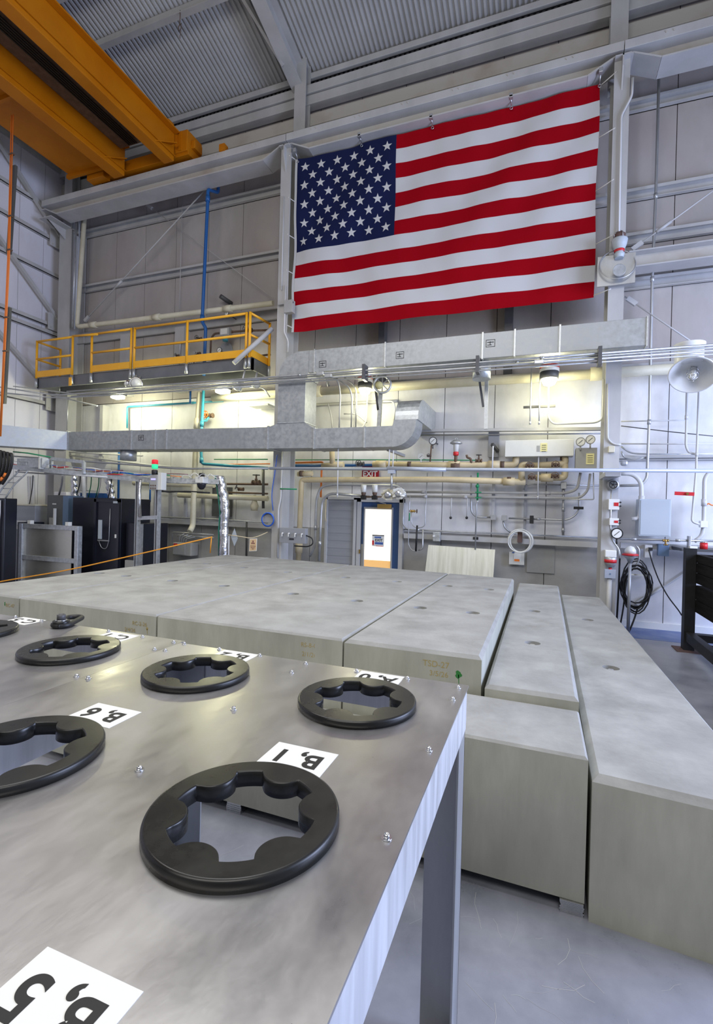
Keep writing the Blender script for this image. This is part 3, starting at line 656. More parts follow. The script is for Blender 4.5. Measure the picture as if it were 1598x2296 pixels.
def flood(lab, px, py, Y, d, R=.12):
    c = W(px, py, Y); d = Vector(d).normalized(); t = thing('floodlight', lab, 'lamp', c, 'unlit floodlights under the platform edge')
    MB().lathe([(R * .3, -R * 1.5), (R * .55, -R * .9), (R, -.02), (R * 1.05, 0), (R * .95, .01)], c, d, 20).build('reflector', 'bright_steel', t)
    MB().lathe([(R * .92, .005), (R * .6, .05), (.01, .07)], c, d, 18).build('glass_lens', 'clear_plastic', t)
    MB().tube([c - d * R * 1.4, c - d * R * 1.6 + Vector((0, 0, .06)), c - d * R * 1.6 + Vector((0, .05, .2))], .02, 8, .04).build('knuckle', 'leg_steel', t)
flood('unlit silver floodlight below the middle platform post, facing right', 305, 860, 8.05, (.55, -.8, -.1), .13)
flood('small silver floodlight beside the one below the middle post', 286, 861, 8.05, (-.8, -.5, -.1), .08)
flood('unlit silver floodlight under the right platform corner', 531, 866, 8.05, (-.35, -.55, -.75), .12)
flood('small bluish spotlight hanging from the platform corner', 574, 862, 8.05, (.5, -.6, -.5), .08)
# large white pendant reflector at the right
c = W(1552, 842, 8.2); ax = Vector((-.22, -.62, -.72)).normalized()
t = thing('reflector_lamp', 'large unlit white dish lamp with caged bulb at right', 'lamp', c)
MB().lathe([(.155, -.17), (.19, -.14), (.285, -.004), (.30, .0), (.305, -.012), (.20, -.16), (.16, -.20)], c, ax, 32).build('dish', 'white_paint', t)
MB().lathe([(.17, .16), (.18, .18), (.18, .40), (.20, .41), (.20, .43), (.1, .44)], c + Vector((-.04, .04, .03)), n=26).build('ballast_housing', 'white_paint', t)
MB().lathe([(.045, -.16), (.05, .02), (.035, .06), (.01, .075)], c, ax, 16).build('bulb', 'clear_plastic', t)
mb = MB(); x_ = ax.orthogonal().normalized(); y_ = ax.cross(x_)
for k in range(6):
    d = x_ * math.cos(k * 1.047) + y_ * math.sin(k * 1.047); mb.tube([c + d * .07 - ax * .14, c + d * .075 + ax * .02, c + d * .03 + ax * .10], .004, 6)
for h in (-.08, 0, .05): mb.torus(c + ax * h, .073 - max(h, 0) * .4, .004, ax, 18, 5)
mb.build('wire_guard', 'bright_steel', t)
# round motorised fan/damper above the lower duct
c = W(857, 862, 8.5); t = thing('round_fan', 'plastic-wrapped round fan hanging above the lower duct', 'fan', c)
MB().torus(c, .15, .022, (.3, -1, 0), 24, 8).build('ring', 'galvanised', t)
mb = MB()
for k in range(4):
    a = k * math.pi / 4; d = Vector((math.cos(a), .25 * math.cos(a), math.sin(a))); mb.bar(c - d * .14, c + d * .14, .02, .012, (0, 1, 0))
mb.build('spokes', 'leg_steel', t); MB().sphere(c + Vector((-.05, -.03, -.02)), .07).build('motor', 'paper_yellow', t)

# ================================================================ horn and beacon on a plate at the right column
c = W(1383, 603, 8.38); t = thing('warning_horn', 'square galvanised plate with round horn and cable loop on the right column', 'alarm', c)
MB().box(c.x - .27, c.x + .25, 8.40, 8.43, c.z - .23, c.z + .23).build('back_plate', 'leg_steel', t)
MB().lathe([(.03, 0), (.05, .05), (.085, .13), (.09, .14), (.08, .13)], c + Vector((0, .0, -.07)), (.1, -1, -.1), 20).build('horn', 'duct_metal', t)
MB().torus(c + Vector((0, -.02, .06)), .25, .009, (0.1, -1, .25), 30, 6).build('cable_loop', 'conduit', t)
c = W(1388, 558, 8.36); t = thing('beacon', 'red-topped warning beacon above the square plate', 'beacon', c)
MB().lathe([(.06, -.14), (.075, -.08), (.055, -.06), (.10, .05), (.115, .13), (.10, .15)], c, n=20).build('body', 'panel_bluegrey', t)
MB().lathe([(.085, .15), (.085, .21), (.05, .245), (.01, .25)], c, n=18).build('dome', 'rust_plate', t, label='dull red dome')
MB().lathe([(.066, -.05), (.076, -.02)], c, n=18).build('label_band', 'red', t)
mb = MB()
for k in range(5): d = Vector((math.cos(k * 1.2566), math.sin(k * 1.2566), 0)); mb.tube([c + d * .10 + Vector((0, 0, .14)), c + d * .095 + Vector((0, 0, .22)), c + d * .03 + Vector((0, 0, .262))], .005, 6)
mb.build('guard', 'leg_steel', t)
# heavy horizontal beam running right from the plate
t = thing('steel_beam', 'heavy horizontal grey beam running right from the horn plate', 'beam', (4, 9.0, 5.85))
MB().box(1.22, 7, 8.82, 9.12, 6.075, 6.095).build('top_flange', 'steel_paint', t); MB().box(1.22, 7, 8.82, 9.12, 5.83, 5.85).build('bottom_flange', 'steel_paint', t)
MB().box(1.22, 7, 8.96, 8.98, 5.85, 6.075).build('web', 'steel_rusty', t)
# tension rods
GT = 'thin tension rods crossing the wall bays'
def rod(lab, a, b, Y=9.22, r=.012, tb=None):
    o = MB().tube([W(*a, Y), W(*b, Y)], r, 8).build('tension_rod', 'steel_paint', None, lab, 'rod', GT)
    A, B = W(*a, Y), W(*b, Y); d = (B - A).normalized()
    MB().bar(A + d * .05, A + d * .22, .07, .05, (0, 1, 0)).build('anchor', 'steel_paint', o)
    if tb: m_ = A.lerp(B, tb); MB().cyl(m_ - d * .12, m_ + d * .12, r * 2.2, 8).build('turnbuckle', 'steel_paint', o)
rod('tension rod rising right above the horizontal beam, beside the beacon', (1410, 565), (1640, 397), 8.9, tb=.35)
rod('tension rod falling right from the right column above the white dish lamp', (1400, 665), (1575, 783), 8.9)
rod('tension rod low on the wall behind the coiled black cable', (1420, 1358), (1560, 1268), 9.38, .01, .35)
rod('tension rod rising right across the bay above the platform', (187, 723), (472, 412), 9.1, .014, .3)
rod('thin faint rod falling right across the bay above the platform', (328, 458), (612, 668), 9.25, .007)
# ================================================================ pipes, conduits and boxes on the back wall
YP = 9.22
GC = 'conduits on the back wall'
def P2(lab, pts, r=.013, m='conduit', Y=YP, bend=.12, g=GC, name='conduit', cat='conduit', cps=()): return pipe(name, lab, cat, line(Y, *pts), r, m, bend, g, None, cps)
def wbox(name, lab, cat, x0, x1, y0, y1, Y=9.2, dep=.12, m='box_grey', ch=.006, g=None):
    """box on the wall whose front spans the given outline"""
    a, b = W((x0 + x1) / 2 - (x1 - x0) / 2, (y0 + y1) / 2, Y), W(x1, (y0 + y1) / 2, Y); za, zb = W((x0 + x1) / 2, y1, Y).z, W((x0 + x1) / 2, y0, Y).z
    t = thing(name, lab, cat, ((a.x + b.x) / 2, Y + dep / 2, za), g)
    t_body = MB().box(a.x, b.x, Y, Y + dep, za, zb, ch).build('body', m, t)
    return t, a.x, b.x, za, zb
# --- big insulated pipe along the wall and the beige pipe frame in the left bay
o = pipe('insulated_pipe', 'long cream insulated pipe along the wall behind the duct', 'pipe', [(-6.9, 9.12, 4.27), (7, 9.12, 4.23)], .085, 'cream_pipe', 0, cps=[(0, .18), (0, .56)], n=14)
pipe('insulated_pipe', 'cream pipe frame bending along the bay above the platform', 'pipe', [W(190, 478, 9.0), W(172, 733, 9.0), W(612, 680, 9.0)], .055, 'cream_pipe', .12, cps=[(1, .1), (1, .45), (1, .8)], n=12)
pipe('insulated_pipe', 'cream vertical pipe under the platform, ending bent at the bottom', 'pipe', [W(448, 880, 8.95), W(438, 1020, 8.95), W(432, 1180, 8.95), W(425, 1192, 8.85)], .062, 'cream_pipe', .1, cps=[(0, .5)], n=14)
pipe('insulated_pipe', 'dusty cream pipe running level low in the left bay', 'pipe', [W(300, 1083, 9.15), W(480, 1088, 9.15)], .06, 'cream_pipe', 0, n=12)
pipe('insulated_pipe', 'dusty cream pipe stub behind the foil wrapped duct', 'pipe', [W(400, 1110, 9.0), W(600, 1118, 9.0)], .055, 'cream_pipe', 0, n=12)
# --- conduits left of the corner beige frame
P2('thin conduit beside the corner column, left of the cream pipe frame', [(172, 478), (162, 735)], .018, Y=8.9)
P2('second thin conduit beside the corner column', [(180, 478), (167, 738)], .014, Y=8.95, m='blue_grey_pipe')
P2('thin conduit dropping down the wall inside the cream pipe frame', [(409, 430), (402, 700)], .008, Y=9.3, m='steel_paint')
P2('thin pipe hanging from the platform at the corner column', [(153, 890), (150, 965)], .012, Y=8.6)
# --- blue pipes
pipe('blue_pipe', 'dark blue pipe dropping from the girder through the platform', 'pipe', [W(489, 405, 9.1), W(489, 432, 9.1), W(466, 425, 8.8), W(466, 440, 8.8), W(453, 722, 8.8), W(461, 735, 8.8), W(457, 842, 8.8)], .036, 'pipe_blue', .06, cps=[(3, .02), (3, .97)], n=12)
pipe('blue_pipe', 'blue pipe continuing down below the platform to the duct', 'pipe', [W(456, 876, 8.9), W(450, 1000, 8.9), W(452, 1040, 8.9), W(600, 1050, 8.9)], .032, 'pipe_teal', .08, cps=[(0, .6), (1, .8)], n=12)
pipe('blue_pipe', 'thin teal pipe bending left along the lit wall under the platform', 'pipe', [W(285, 960, 9.25), W(285, 912, 9.25), W(500, 899, 9.25)], .022, 'pipe_teal', .05, cps=[(1, .7)])
pipe('blue_pipe', 'short blue pipe stub under the platform', 'pipe', [W(427, 876, 9.0), W(426, 905, 9.0)], .022, 'pipe_blue', 0)
pipe('blue_pipe', 'thin blue pipe dropping behind the cable tray', 'pipe', [W(267, 1005, 9.34), W(265, 1120, 9.34)], .026, 'pipe_blue', 0)
pipe('blue_pipe', 'thin blue pipe behind the stack light', 'pipe', [W(337, 1075, 9.1), W(336, 1126, 9.1)], .02, 'pipe_blue', 0)
def valve(lab, px, py, Y, s=.06, m='rust_iron', axis=(0, -1, 0), wm='dark_steel', name='gate_valve', g=None):
    c = W(px, py, Y); t = thing(name, lab, 'valve', c, g); ax = Vector(axis).normalized()
    MB().cyl(c + Vector((-s * 1.2, 0, 0)), c + Vector((s * 1.2, 0, 0)), s * .5, 10).cyl(c + Vector((-s * 1.3, 0, 0)), c + Vector((-s * .9, 0, 0)), s * .8, 10).cyl(c + Vector((s * .9, 0, 0)), c + Vector((s * 1.3, 0, 0)), s * .8, 10).sphere(c, s * .75, 10).build('body', m, t)
    MB().cyl(c, c + ax * s * 2.2, s * .25, 8).cyl(c + ax * s * .5, c + ax * s * 1.2, s * .45, 8).build('bonnet', m, t)
    wheel(t, c + ax * s * 2.3, s * 1.05, ax, wm)
    return t
# --- fittings above the platform
GV = 'small valves above the platform'
o = P2('rusty pipe loop above the right end of the platform', [(603, 740), (545, 742), (480, 748), (473, 760), (471, 808), (540, 803), (606, 795)], .022, 'rust_iron', 9.15, .06, None, 'steam_pipe', 'pipe', [(1, .4), (4, .8)])
valve('iron valve at the lower right of the rusty pipe loop', 540, 800, 9.1, .075, wm='leg_steel'); valve('iron valve right of the flow meter', 558, 741, 9.1, .06)
valve('small valve on the blue pipe, upper one', 447, 760, 9.0, .045, g=GV); valve('small valve on the blue pipe, lower one', 444, 793, 9.0, .045, wm='leg_steel', g=GV)
valve('small valve left of the blue pipe above the toe board', 391, 811, 9.0, .045, g=GV); valve('tiny valve on the thin pipe left of the blue pipe', 398, 797, 9.0, .03, g=GV)
P2('thin bent pipe left of the blue pipe above the platform', [(402, 820), (404, 768), (412, 766), (424, 772)], .015, 'conduit', 9.15, .04)
t, a, b, z0, z1 = wbox('flow_meter', 'square grey flow meter behind the platform railing', 'meter', 492, 513, 735, 753, 9.05, .12, 'box_grey')
bx('display', 'panel_light', a + .03, b - .04, 9.04, 9.05, z0 + .03, z1 - .02, t)
MB().cyl(((a + b) / 2, 9.1, z0 - .1), ((a + b) / 2, 9.1, z0), .06, 14).build('base', 'pipe_teal', t)
gauge('round gauge above the platform railing near the blue pipe', W(509, 703, 9.05), .055); gauge('round gauge inside the rusty pipe loop', W(493, 786, 9.05), .065)
gauge('black faced gauge just above the toe board', W(431, 815, 9.05), .065, 'rack_black')
MB().lathe([(.17, 0), (.17, .02)], W(507, 785, 9.3), (0, -1, 0), 24).build('wall_disc', 'shutter_grey', None, 'dark round wall disc behind the pipe loop gauge', 'disc')
pipe('pipe_stub', 'dark pipe stub poking out of the wall above the cream pipe', 'pipe', [W(519, 681, 9.42), W(494, 664, 9.15)], .05, 'dark_steel', 0)
t = valve('red-handled valve on the lit wall under the platform', 470, 932, 9.15, .07, 'rust_iron', wm='orange')
MB().tube([W(470, 932, 9.15), W(462, 944, 9.1), W(453, 943, 8.92)], .03, 10, .05).build('elbow', 'pipe_teal', t)
bx('lamp_bracket', 'leg_steel', *(lambda p, q: (p.x, q.x, 9.0, 9.3, p.z - .02, p.z + .02))(W(562, 911, 9.1), W(606, 911, 9.1)), label='dark bracket arm on the lit wall left of the duct riser', cat='bracket')
P2('curved conduit from the platform corner to the column', [(560, 868), (590, 868), (605, 890)], .014, 'conduit', 8.7, .15)
# --- lit lower wall seen between duct and cable trays (left bay)
for k, (pts, m, lab, r) in enumerate((
    ([(480, 1030), (600, 1030)], 'pipe_green', 'green pipe under the lower duct in the left bay', .012),
    ([(470, 1042), (605, 1040)], 'orange', 'thin orange pipe under the lower duct in the left bay', .012),
    ([(120, 1012), (320, 1022)], 'white_conduit', 'white conduit just under the lower duct at left', .02),
    ([(150, 1020), (330, 1042), (430, 1051)], 'white_conduit', 'long white conduit slanting under the lower duct at left', .022),
    ([(500, 1085), (600, 1086)], 'rust_iron', 'dark pipe with valve behind the foil duct, upper one', .025),
    ([(505, 1104), (600, 1107)], 'rust_iron', 'dark pipe behind the foil duct, lower one', .02),
    ([(350, 1102), (395, 1102), (470, 1105)], 'dark_steel', 'dark drooping pipe behind the dome camera', .018),
    ([(330, 1158), (480, 1164), (600, 1172)], 'conduit', 'conduit along the low ledge in the left bay', .018),
    ([(386, 1215), (386, 1193), (480, 1199)], 'conduit', 'conduit bend above the grey box with the red tag', .014),
    ([(397, 1218), (397, 1200), (480, 1206)], 'conduit', 'second conduit bend above the grey box with the red tag', .012))):
    P2(lab, pts, r, m, 9.2, .06, 'low pipes of the left bay', 'wall_pipe', 'pipe')
t = thing('wall_ledge', 'pale level ledge rail low on the wall in the left bay', 'rail', (-7.5, 9.3, 1.5)); A, B = W(300, 1165, 9.25), W(610, 1180, 9.25)
MB().bar(A, B, .1, .10).build('rail', 'steel_paint', t)
for px in (347, 380, 415, 454): p = W(px, 1110, 9.3); MB().box(p.x - .03, p.x + .03, 9.3, 9.36, 1.55, 2.2).build('upright', 'steel_paint', t)
valve('iron valve with handwheel up on the dark pipe behind the foil duct', 574, 1082, 9.1, .07, 'rust_iron', (0, 0, 1))
valve('small iron valve beside the foil duct', 540, 1097, 9.1, .05, 'rust_iron', (-.5, -.5, .3))
P2('dark vertical drain pipe left of the column', [(590, 1050), (590, 1140)], .03, 'dark_steel', 9.1, 0, None, 'drain_pipe', 'pipe')
P2('dark vertical pipe behind the tan hazard sign', [(553, 1170), (552, 1258)], .022, 'dark_steel', 9.2, 0, None, 'drain_pipe', 'pipe')
MB().lathe([(.07, 0), (.09, .1), (.05, .22), (.03, .34)], W(570, 1145, 9.05), (0, 0, 1), 14).build('wrapped_valve', 'cream_pipe', None, 'valve wrapped in pale insulation right of the foil duct', 'valve')
t, a, b, z0, z1 = wbox('wall_cabinet', 'dark grey wall cabinet behind the foil duct', 'cabinet', 475, 512, 1092, 1158, 9.2, .15, 'cabinet_grey')
t, a, b, z0, z1 = wbox('junction_box', 'grey junction box with red tag low on the left wall bay', 'box', 387, 428, 1217, 1246, 9.05, .25, 'box_grey', .015)
bx('lid', 'box_grey', a + .02, b - .15, 9.03, 9.05, z0 + .02, z1 - .02, t, .006); bx('tag', 'red', a + .05, a + .15, 9.02, 9.03, z1 - .08, z1 - .02, t)
for k in range(4): MB().tube([(a + .1 + k * .06, 9.15, z1), (a + .1 + k * .06, 9.15, z1 + .14 - k * .02), (a + .2 + k * .1, 9.2, z1 + .2 - k * .02)], .012, 8, .05).build('conduit_stub', 'conduit', t)
# --- middle bay, upper half
for pts, lab, Y in (([(727, 842), (757, 850), (763, 880), (760, 962)], 'white bent conduit dropping above the lower duct, leftmost', 8.6),
                    ([(748, 844), (783, 868), (789, 890), (787, 960)], 'white bent conduit dropping above the lower duct, second', 8.6),
                    ([(770, 845), (795, 865), (799, 885), (797, 958)], 'white bent conduit dropping above the lower duct, third', 8.7),
                    ([(824, 880), (820, 950), (805, 964)], 'straight conduit below the small lit lamp', 9.1),
                    ([(771, 928), (798, 927), (822, 948)], 'thin white conduit stepping right toward the lit lamp conduit', 9.2),
                    ([(735, 905), (743, 935), (745, 960)], 'thin white curved cable above the lower duct', 9.2),
                    ([(860, 900), (882, 900), (886, 915), (881, 960)], 'conduit bending down beside the wall elbow of the duct', 9.1)):
    P2(lab, pts, .014, 'white_conduit', Y, .14, 'white conduits above the lower duct')
P2('grey conduit along the wall just above the cream insulated pipe', [(870, 856), (1340, 832)], .03, 'conduit', 9.3, 0)
P2('level conduit across the wall behind the lamp drops', [(660, 910), (890, 899)], .03, 'steel_paint', 9.36, 0)
MB().torus(W(735, 862, 9.1), .055, .02, (1, 0, 0), 16, 6).build('pipe_clamp', 'leg_steel', None, 'dark ring clamp on the cream insulated pipe left of the bent conduits', 'clamp')
P2('straight conduit right of the round collar, left one of the pair', [(1191, 825), (1188, 952)], .012, 'white_conduit', 8.9, 0, 'conduits at the red-ringed lamp', cps=[(0, .97)])
P2('straight conduit right of the round collar, right one of the pair', [(1211, 815), (1208, 952)], .012, 'white_conduit', 8.9, 0, 'conduits at the red-ringed lamp', cps=[(0, .97)])
P2('white conduit loop from the red-ringed lamp to the right column', [(1230, 862), (1229, 938), (1240, 951), (1335, 948), (1350, 940), (1353, 850)], .015, 'white_conduit', 8.95, .12, 'conduits at the red-ringed lamp')
t = bx('strut_bracket', 'dark_steel', *(lambda p, q: (p.x, q.x, 8.95, 9.0, p.z - .035, p.z + .0))(W(1173, 911, 8.97), W(1245, 911, 8.97)), label='short dark horizontal strut below the red-ringed lamp', cat='strut')
o = MB().bar(W(943, 966, 9.15), W(1352, 962, 9.15), .12, .05).build('support_rail', 'steel_paint', None, 'pale level rail above the heat exchanger box', 'rail')
P2('level conduit just above the white heat exchanger box', [(943, 976), (1350, 972)], .015)
wbox('dark_bracket', 'dark square bracket plate left of the white heat exchanger box', 'bracket', 1094, 1118, 968, 1025, 9.25, .1, 'shutter_grey')
MB().bar(W(1103, 996, 9.0), W(1116, 1012, 9.2), .05, .05).build('angle_bracket', 'dark_steel', None, 'small black angle bracket above the beige pipes', 'bracket')
# heat exchanger box, control box and gauges
t, a, b, z0, z1 = wbox('heat_exchanger', 'long pale box on the beige pipes by the right column', 'box', 1132, 1286, 986, 1023, 8.95, .3, 'panel_light', .004)
bx('notice', 'paper_yellow', a + .58, a + .69, 8.945, 8.95, z0 + .08, z1 - .06, t); bx('notice_shadow', 'box_grey', a + .52, a + .57, 8.947, 8.95, z0 + .08, z1 - .10, t)
for k in range(4): bx('notice_line', 'ink', a + .60, a + .67, 8.943, 8.945, z1 - .10 - k * .035, z1 - .092 - k * .035, t)
for x in (a + .18, b - .16): MB().cyl((x, 9.1, z0 - .06), (x, 9.1, z0), .045, 14).build('flange', 'rust_iron', t)
t, a, b, z0, z1 = wbox('control_box', 'grey control box with yellow notice under two round gauges', 'box', 1290, 1338, 1004, 1052, 8.95, .2, 'box_grey')
bx('notice', 'paper_yellow', a + .16, a + .28, 8.945, 8.95, z0 + .08, z0 + .26, t)
for k in range(4): bx('notice_line', 'ink', a + .18, a + .26, 8.943, 8.945, z0 + .22 - k * .035, z0 + .227 - k * .035, t)
gauge('round white gauge on the grey control box, left one', W(1301, 991, 8.95), .075, 'box_grey', back=.03); gauge('round white gauge on the grey control box, right one', W(1323, 986, 8.95), .075, 'box_grey', back=.03)
# beige pipework
GB = 'beige insulated pipework on the wall'
def beige(lab, pts, r=.055, Y=9.08, cps=()): return pipe('beige_pipe', lab, 'pipe', line(Y, *pts), r, 'beige_pipe', .06, GB, None, cps, 14)
beige('beige pipe rising in a tee below the lower duct', [(722, 1045), (770, 1042)], .06); beige('short vertical beige stub under the lower duct', [(745, 1042), (744, 1008)], .055)
beige('upper beige pipe running right to the heat exchanger', [(836, 1041), (1000, 1043), (1155, 1042), (1157, 1024)], .058, cps=[(0, .12), (1, .12), (1, .7)])
beige('long lower beige pipe with the vertical leg left of the metal panel', [(669, 1256), (676, 1076), (1000, 1075), (1178, 1081)], .055, cps=[(0, .15), (2, .8)])
beige('short beige pipe end at the column above the elbow', [(668, 1063), (700, 1062)], .05)
beige('short vertical beige link of the manifold, left', [(1169, 1078), (1169, 1042), (1182, 1042)], .055)
beige('upper beige manifold pipe under the heat exchanger', [(1193, 1044), (1268, 1040), (1266, 1024)], .055); beige('lower beige manifold pipe with hand wheels', [(1200, 1071), (1266, 1071), (1266, 1040)], .055, cps=[(0, .4)])
GW = 'dark hand wheel valves on the beige manifold'
for px, py, lab in ((1245, 1042, 'hand wheel valve on the beige manifold, upper right'), (1244, 1067, 'hand wheel valve on the beige manifold, lower right'), (1192, 1070, 'hand wheel valve on the beige manifold, lower left'), (1187, 1044, 'hand wheel valve on the beige manifold, upper left')):
    valve(lab, px, py, 9.0, .05, 'rust_iron', wm='rust_iron', g=GW)
for px, lab in ((918, 'rusty flange on the upper beige pipe near the door'), (1126, 'rusty flange on the upper beige pipe near the heat exchanger'), (1141, 'rusty flange on the lower beige pipe near the manifold'), (676, 'rusty flange by the column on the beige pipe end')):
    y = {918: 1042, 1126: 1042, 1141: 1077, 676: 1062}[px]; c = W(px, y, 9.08); MB().cyl(c - Vector((.035, 0, 0)), c + Vector((.035, 0, 0)), .062, 14).build('pipe_flange', 'rust_iron', None, lab, 'flange', 'flanges on the beige pipes')
c = W(1021, 1045, 9.05); t = thing('control_valve', 'white and red dome-topped control valve on the upper beige pipe', 'valve', c)
MB().cyl(c + Vector((-.08, 0, 0)), c + Vector((.08, 0, 0)), .065, 12).sphere(c, .07, 12).build('body', 'rust_iron', t)
MB().cyl(c + Vector((0, 0, .07)), c + Vector((0, 0, .2)), .03, 10).build('yoke', 'rust_iron', t)
MB().lathe([(.04, .19), (.05, .2), (.05, .25), (.045, .26)], c, n=16).build('collar', 'red', t); MB().lathe([(.045, .26), (.05, .38), (.06, .39)], c, n=16).build('barrel', 'white_paint', t)
MB().lathe([(.06, .39), (.11, .41), (.11, .43), (.06, .47), (.01, .48)], c, n=18).torus(c + Vector((0, 0, .5)), .02, .006, (0, 1, 0), 12, 5).build('diaphragm', 'leg_steel', t)
valve('black hand wheel valve standing on the upper beige pipe', 1073, 1033, 9.05, .045, 'rust_iron', (0, 0, 1)); P2('rusty bent stub on the upper beige pipe', [(1057, 1040), (1055, 1028), (1047, 1026), (1046, 1020)], .022, 'rust_iron', 9.05, .03, None, 'pipe_stub', 'pipe')
gauge('black-rimmed gauge with the dark hanging tag, right of the duct elbow', W(971, 989, 9.0), .075); gauge('small white gauge just right of the duct elbow', W(944, 1024, 9.05), .058, 'label_white')
P2('thin instrument pipe below the black-rimmed gauge', [(967, 998), (964, 1035)], .014, 'rust_iron', 9.05, 0, None, 'wall_pipe', 'pipe'); valve('small rusty cock under the black-rimmed gauge', 962, 1022, 9.05, .03, 'rust_iron')
P2('thin green pipe along the top of the beige pipes', [(655, 1031), (900, 1031), (1075, 1032)], .011, 'pipe_green', 9.2, 0, None, 'wall_pipe', 'pipe')
P2('thin dark blue pipe behind the beige tee', [(648, 1044), (840, 1043)], .03, 'pipe_blue', 9.25, 0, None, 'wall_pipe', 'pipe'); P2('thin orange pipe left of the beige tee', [(648, 1038), (725, 1036), (721, 1050), (719, 1115)], .02, 'orange', 9.24, .06, None, 'wall_pipe', 'pipe')
valve('cluster valve on the blue pipe right of the beige tee', 808, 1040, 9.1, .055, 'dark_steel', wm='dark_steel')
# EXIT sign behind the pipes
t, a, b, z0, z1 = wbox('exit_sign', 'red and white EXIT sign half hidden behind the beige pipe', 'sign', 811, 848, 1046, 1080, 9.3, .05, 'exit_red', .004)
text('EXIT', .15, 'lettering', 'label_white', ((a + b) / 2, 9.298, (z0 + z1) / 2 - .0), (1, 0, 0), (0, 0, 1), t, .001, .004)
# the pale blue-grey pipe hung across the hall
t = thing('hanging_pipe', 'long pale blue-grey pipe hung level across the whole hall', 'pipe', (-2, 8, 2.5))
A, B, C_ = W(605, 1050, 8.0), W(1800, 1057, 8.0), W(395, 1051, 8.0)
MB().tube([A, B], .028, 12).build('main_run', 'blue_grey_pipe', t); MB().tube([W(-40, 1018, 7.0), W(300, 1042, 7.8), C_, A], .018, 10, .3).build('thin_run', 'conduit', t)
MB().tube([W(868, 1050, 8.0), W(1000, 1053, 8.0)], .035, 12).build('sleeve', 'blue_grey_pipe', t)
for px, py, y2, lab in ((757, 1005, 1115, 'thin white hanger rod below the duct, leftmost'), (872, 1008, 1055, 'thin white hanger rod below the duct elbow'), (881, 1010, 1050, 'second thin white hanger rod below the duct elbow'), (1104, 1000, 1057, 'thin hanger rod holding the blue-grey pipe under the angle bracket'), (1206, 1021, 1120, 'thin white hanger rod below the white heat exchanger box')):
    pipe('hanger_rod', lab, 'rod', line(8.0 if px != 1206 else 9.0, (px + 1, py), (px - 1, y2)), .011, 'white_conduit', 0, 'hanger rods', cps=[(0, .95)])
MB().bar(W(870, 1008, 8.3), W(905, 1022, 8.9), .06, .05).build('angle_bracket', 'leg_steel', None, 'grey slanting angle iron under the duct elbow', 'bracket')
o = bx('pipe_support', 'blue_grey_pipe', *(lambda p: (p.x - .06, p.x + .06, 7.96, 8.04, p.z - .03, p.z + .03))(W(878, 1058, 8.0)), label='small grey support block on the hung pipe above the door', cat='support')
MB().tube(line(8.0, (878, 1062), (877, 1098)), .02, 8).build('stem', 'conduit', o)
# --- lower pipes of the middle bay
P2('upper grey pipe with pale wraps bending up to the control box', [(903, 1103), (1268, 1106), (1294, 1098), (1301, 1060)], .024, 'steel_paint', 9.2, .2, cps=[(0, .14), (0, .9)])
P2('lower grey pipe with pale wraps bending up to the control box', [(903, 1113), (1300, 1117), (1318, 1100), (1323, 1062)], .022, 'steel_paint', 9.15, .2, cps=[(0, .14), (0, .38)])
P2('thin pipe branching up at the far right of the grey pipes', [(1205, 1119), (1331, 1120), (1330, 1060)], .01, 'conduit', 9.1, .03)
for px, lab in ((1011, 'thin white drop pipe ending in a black ball, left one'), (1047, 'thin white drop pipe ending in a black ball, right one')):
    o = P2(lab, [(px + 1, 1116), (px - 1, 1158)], .011, 'white_conduit', 9.15, 0, 'drop pipes with black balls', 'drop_pipe', 'pipe'); MB().sphere(W(px - 1, 1161, 9.15), .026, 10).build('ball', 'cable_black', o)
t = thing('green_valve', 'green valve stack on the wall pipes left of the support strut', 'valve', W(1070, 1115, 9.1))
MB().tube(line(9.1, (1071, 1060), (1070, 1122)), .017, 10).sphere(W(1070, 1090, 9.1), .035, 10).build('body', 'pipe_green', t)
for y in (1075, 1104, 1116): a = W(1065, y, 9.05); b = W(1079, y, 9.05); MB().bar(a, b, .03, .02).build('handle', 'pipe_green', t)
P2('thin steel pipe dropping from the green valve to the leaning sheet', [(1072, 1122), (1068, 1128), (1065, 1232)], .013, 'conduit', 9.0, .03)
P2('conduit loop from the grey pipes down to the small boxes', [(1056, 1066), (1056, 1148), (1068, 1160), (1100, 1160)], .017, 'conduit', 9.25, .14)
P2('conduit from the second small box to the right, bending up', [(1140, 1162), (1275, 1166), (1298, 1148), (1298, 1105)], .017, 'conduit', 9.25, .16, cps=[(0, .5)])
P2('conduit dropping from the second small box to the low rail', [(1128, 1168), (1130, 1182), (1144, 1194)], .017, 'conduit', 9.25, .08)
P2('conduit high on the wall bending into the support post', [(1173, 1098), (1178, 1088), (1195, 1086), (1345, 1089)], .016, 'conduit', 9.3, .06)
for px, py, lab in ((1105, 1160, 'small grey square junction box, left one of the pair'), (1130, 1161, 'small grey square junction box, right one of the pair')): wbox('conduit_box', lab, 'box', px - 6, px + 6, py - 6, py + 6, 9.18, .1, 'box_grey', .006, 'small junction boxes')
wbox('wall_channel', 'pale channel strut standing behind the grey pipes', 'strut', 1102, 1109, 1082, 1156, 9.28, .06, 'steel_paint'); wbox('wall_channel', 'dark post standing above the hose coil', 'strut', 1174, 1180, 1085, 1200, 9.28, .06, 'shutter_grey')
P2('vertical conduit with fittings right of the dark post', [(1263, 1085), (1262, 1200)], .02, 'conduit', 9.22, 0, cps=[(0, .15), (0, .5), (0, .9)])
wbox('conduit_box', 'square conduit box at the head of the fitted conduit', 'box', 1257, 1270, 1080, 1096, 9.15, .1, 'conduit')
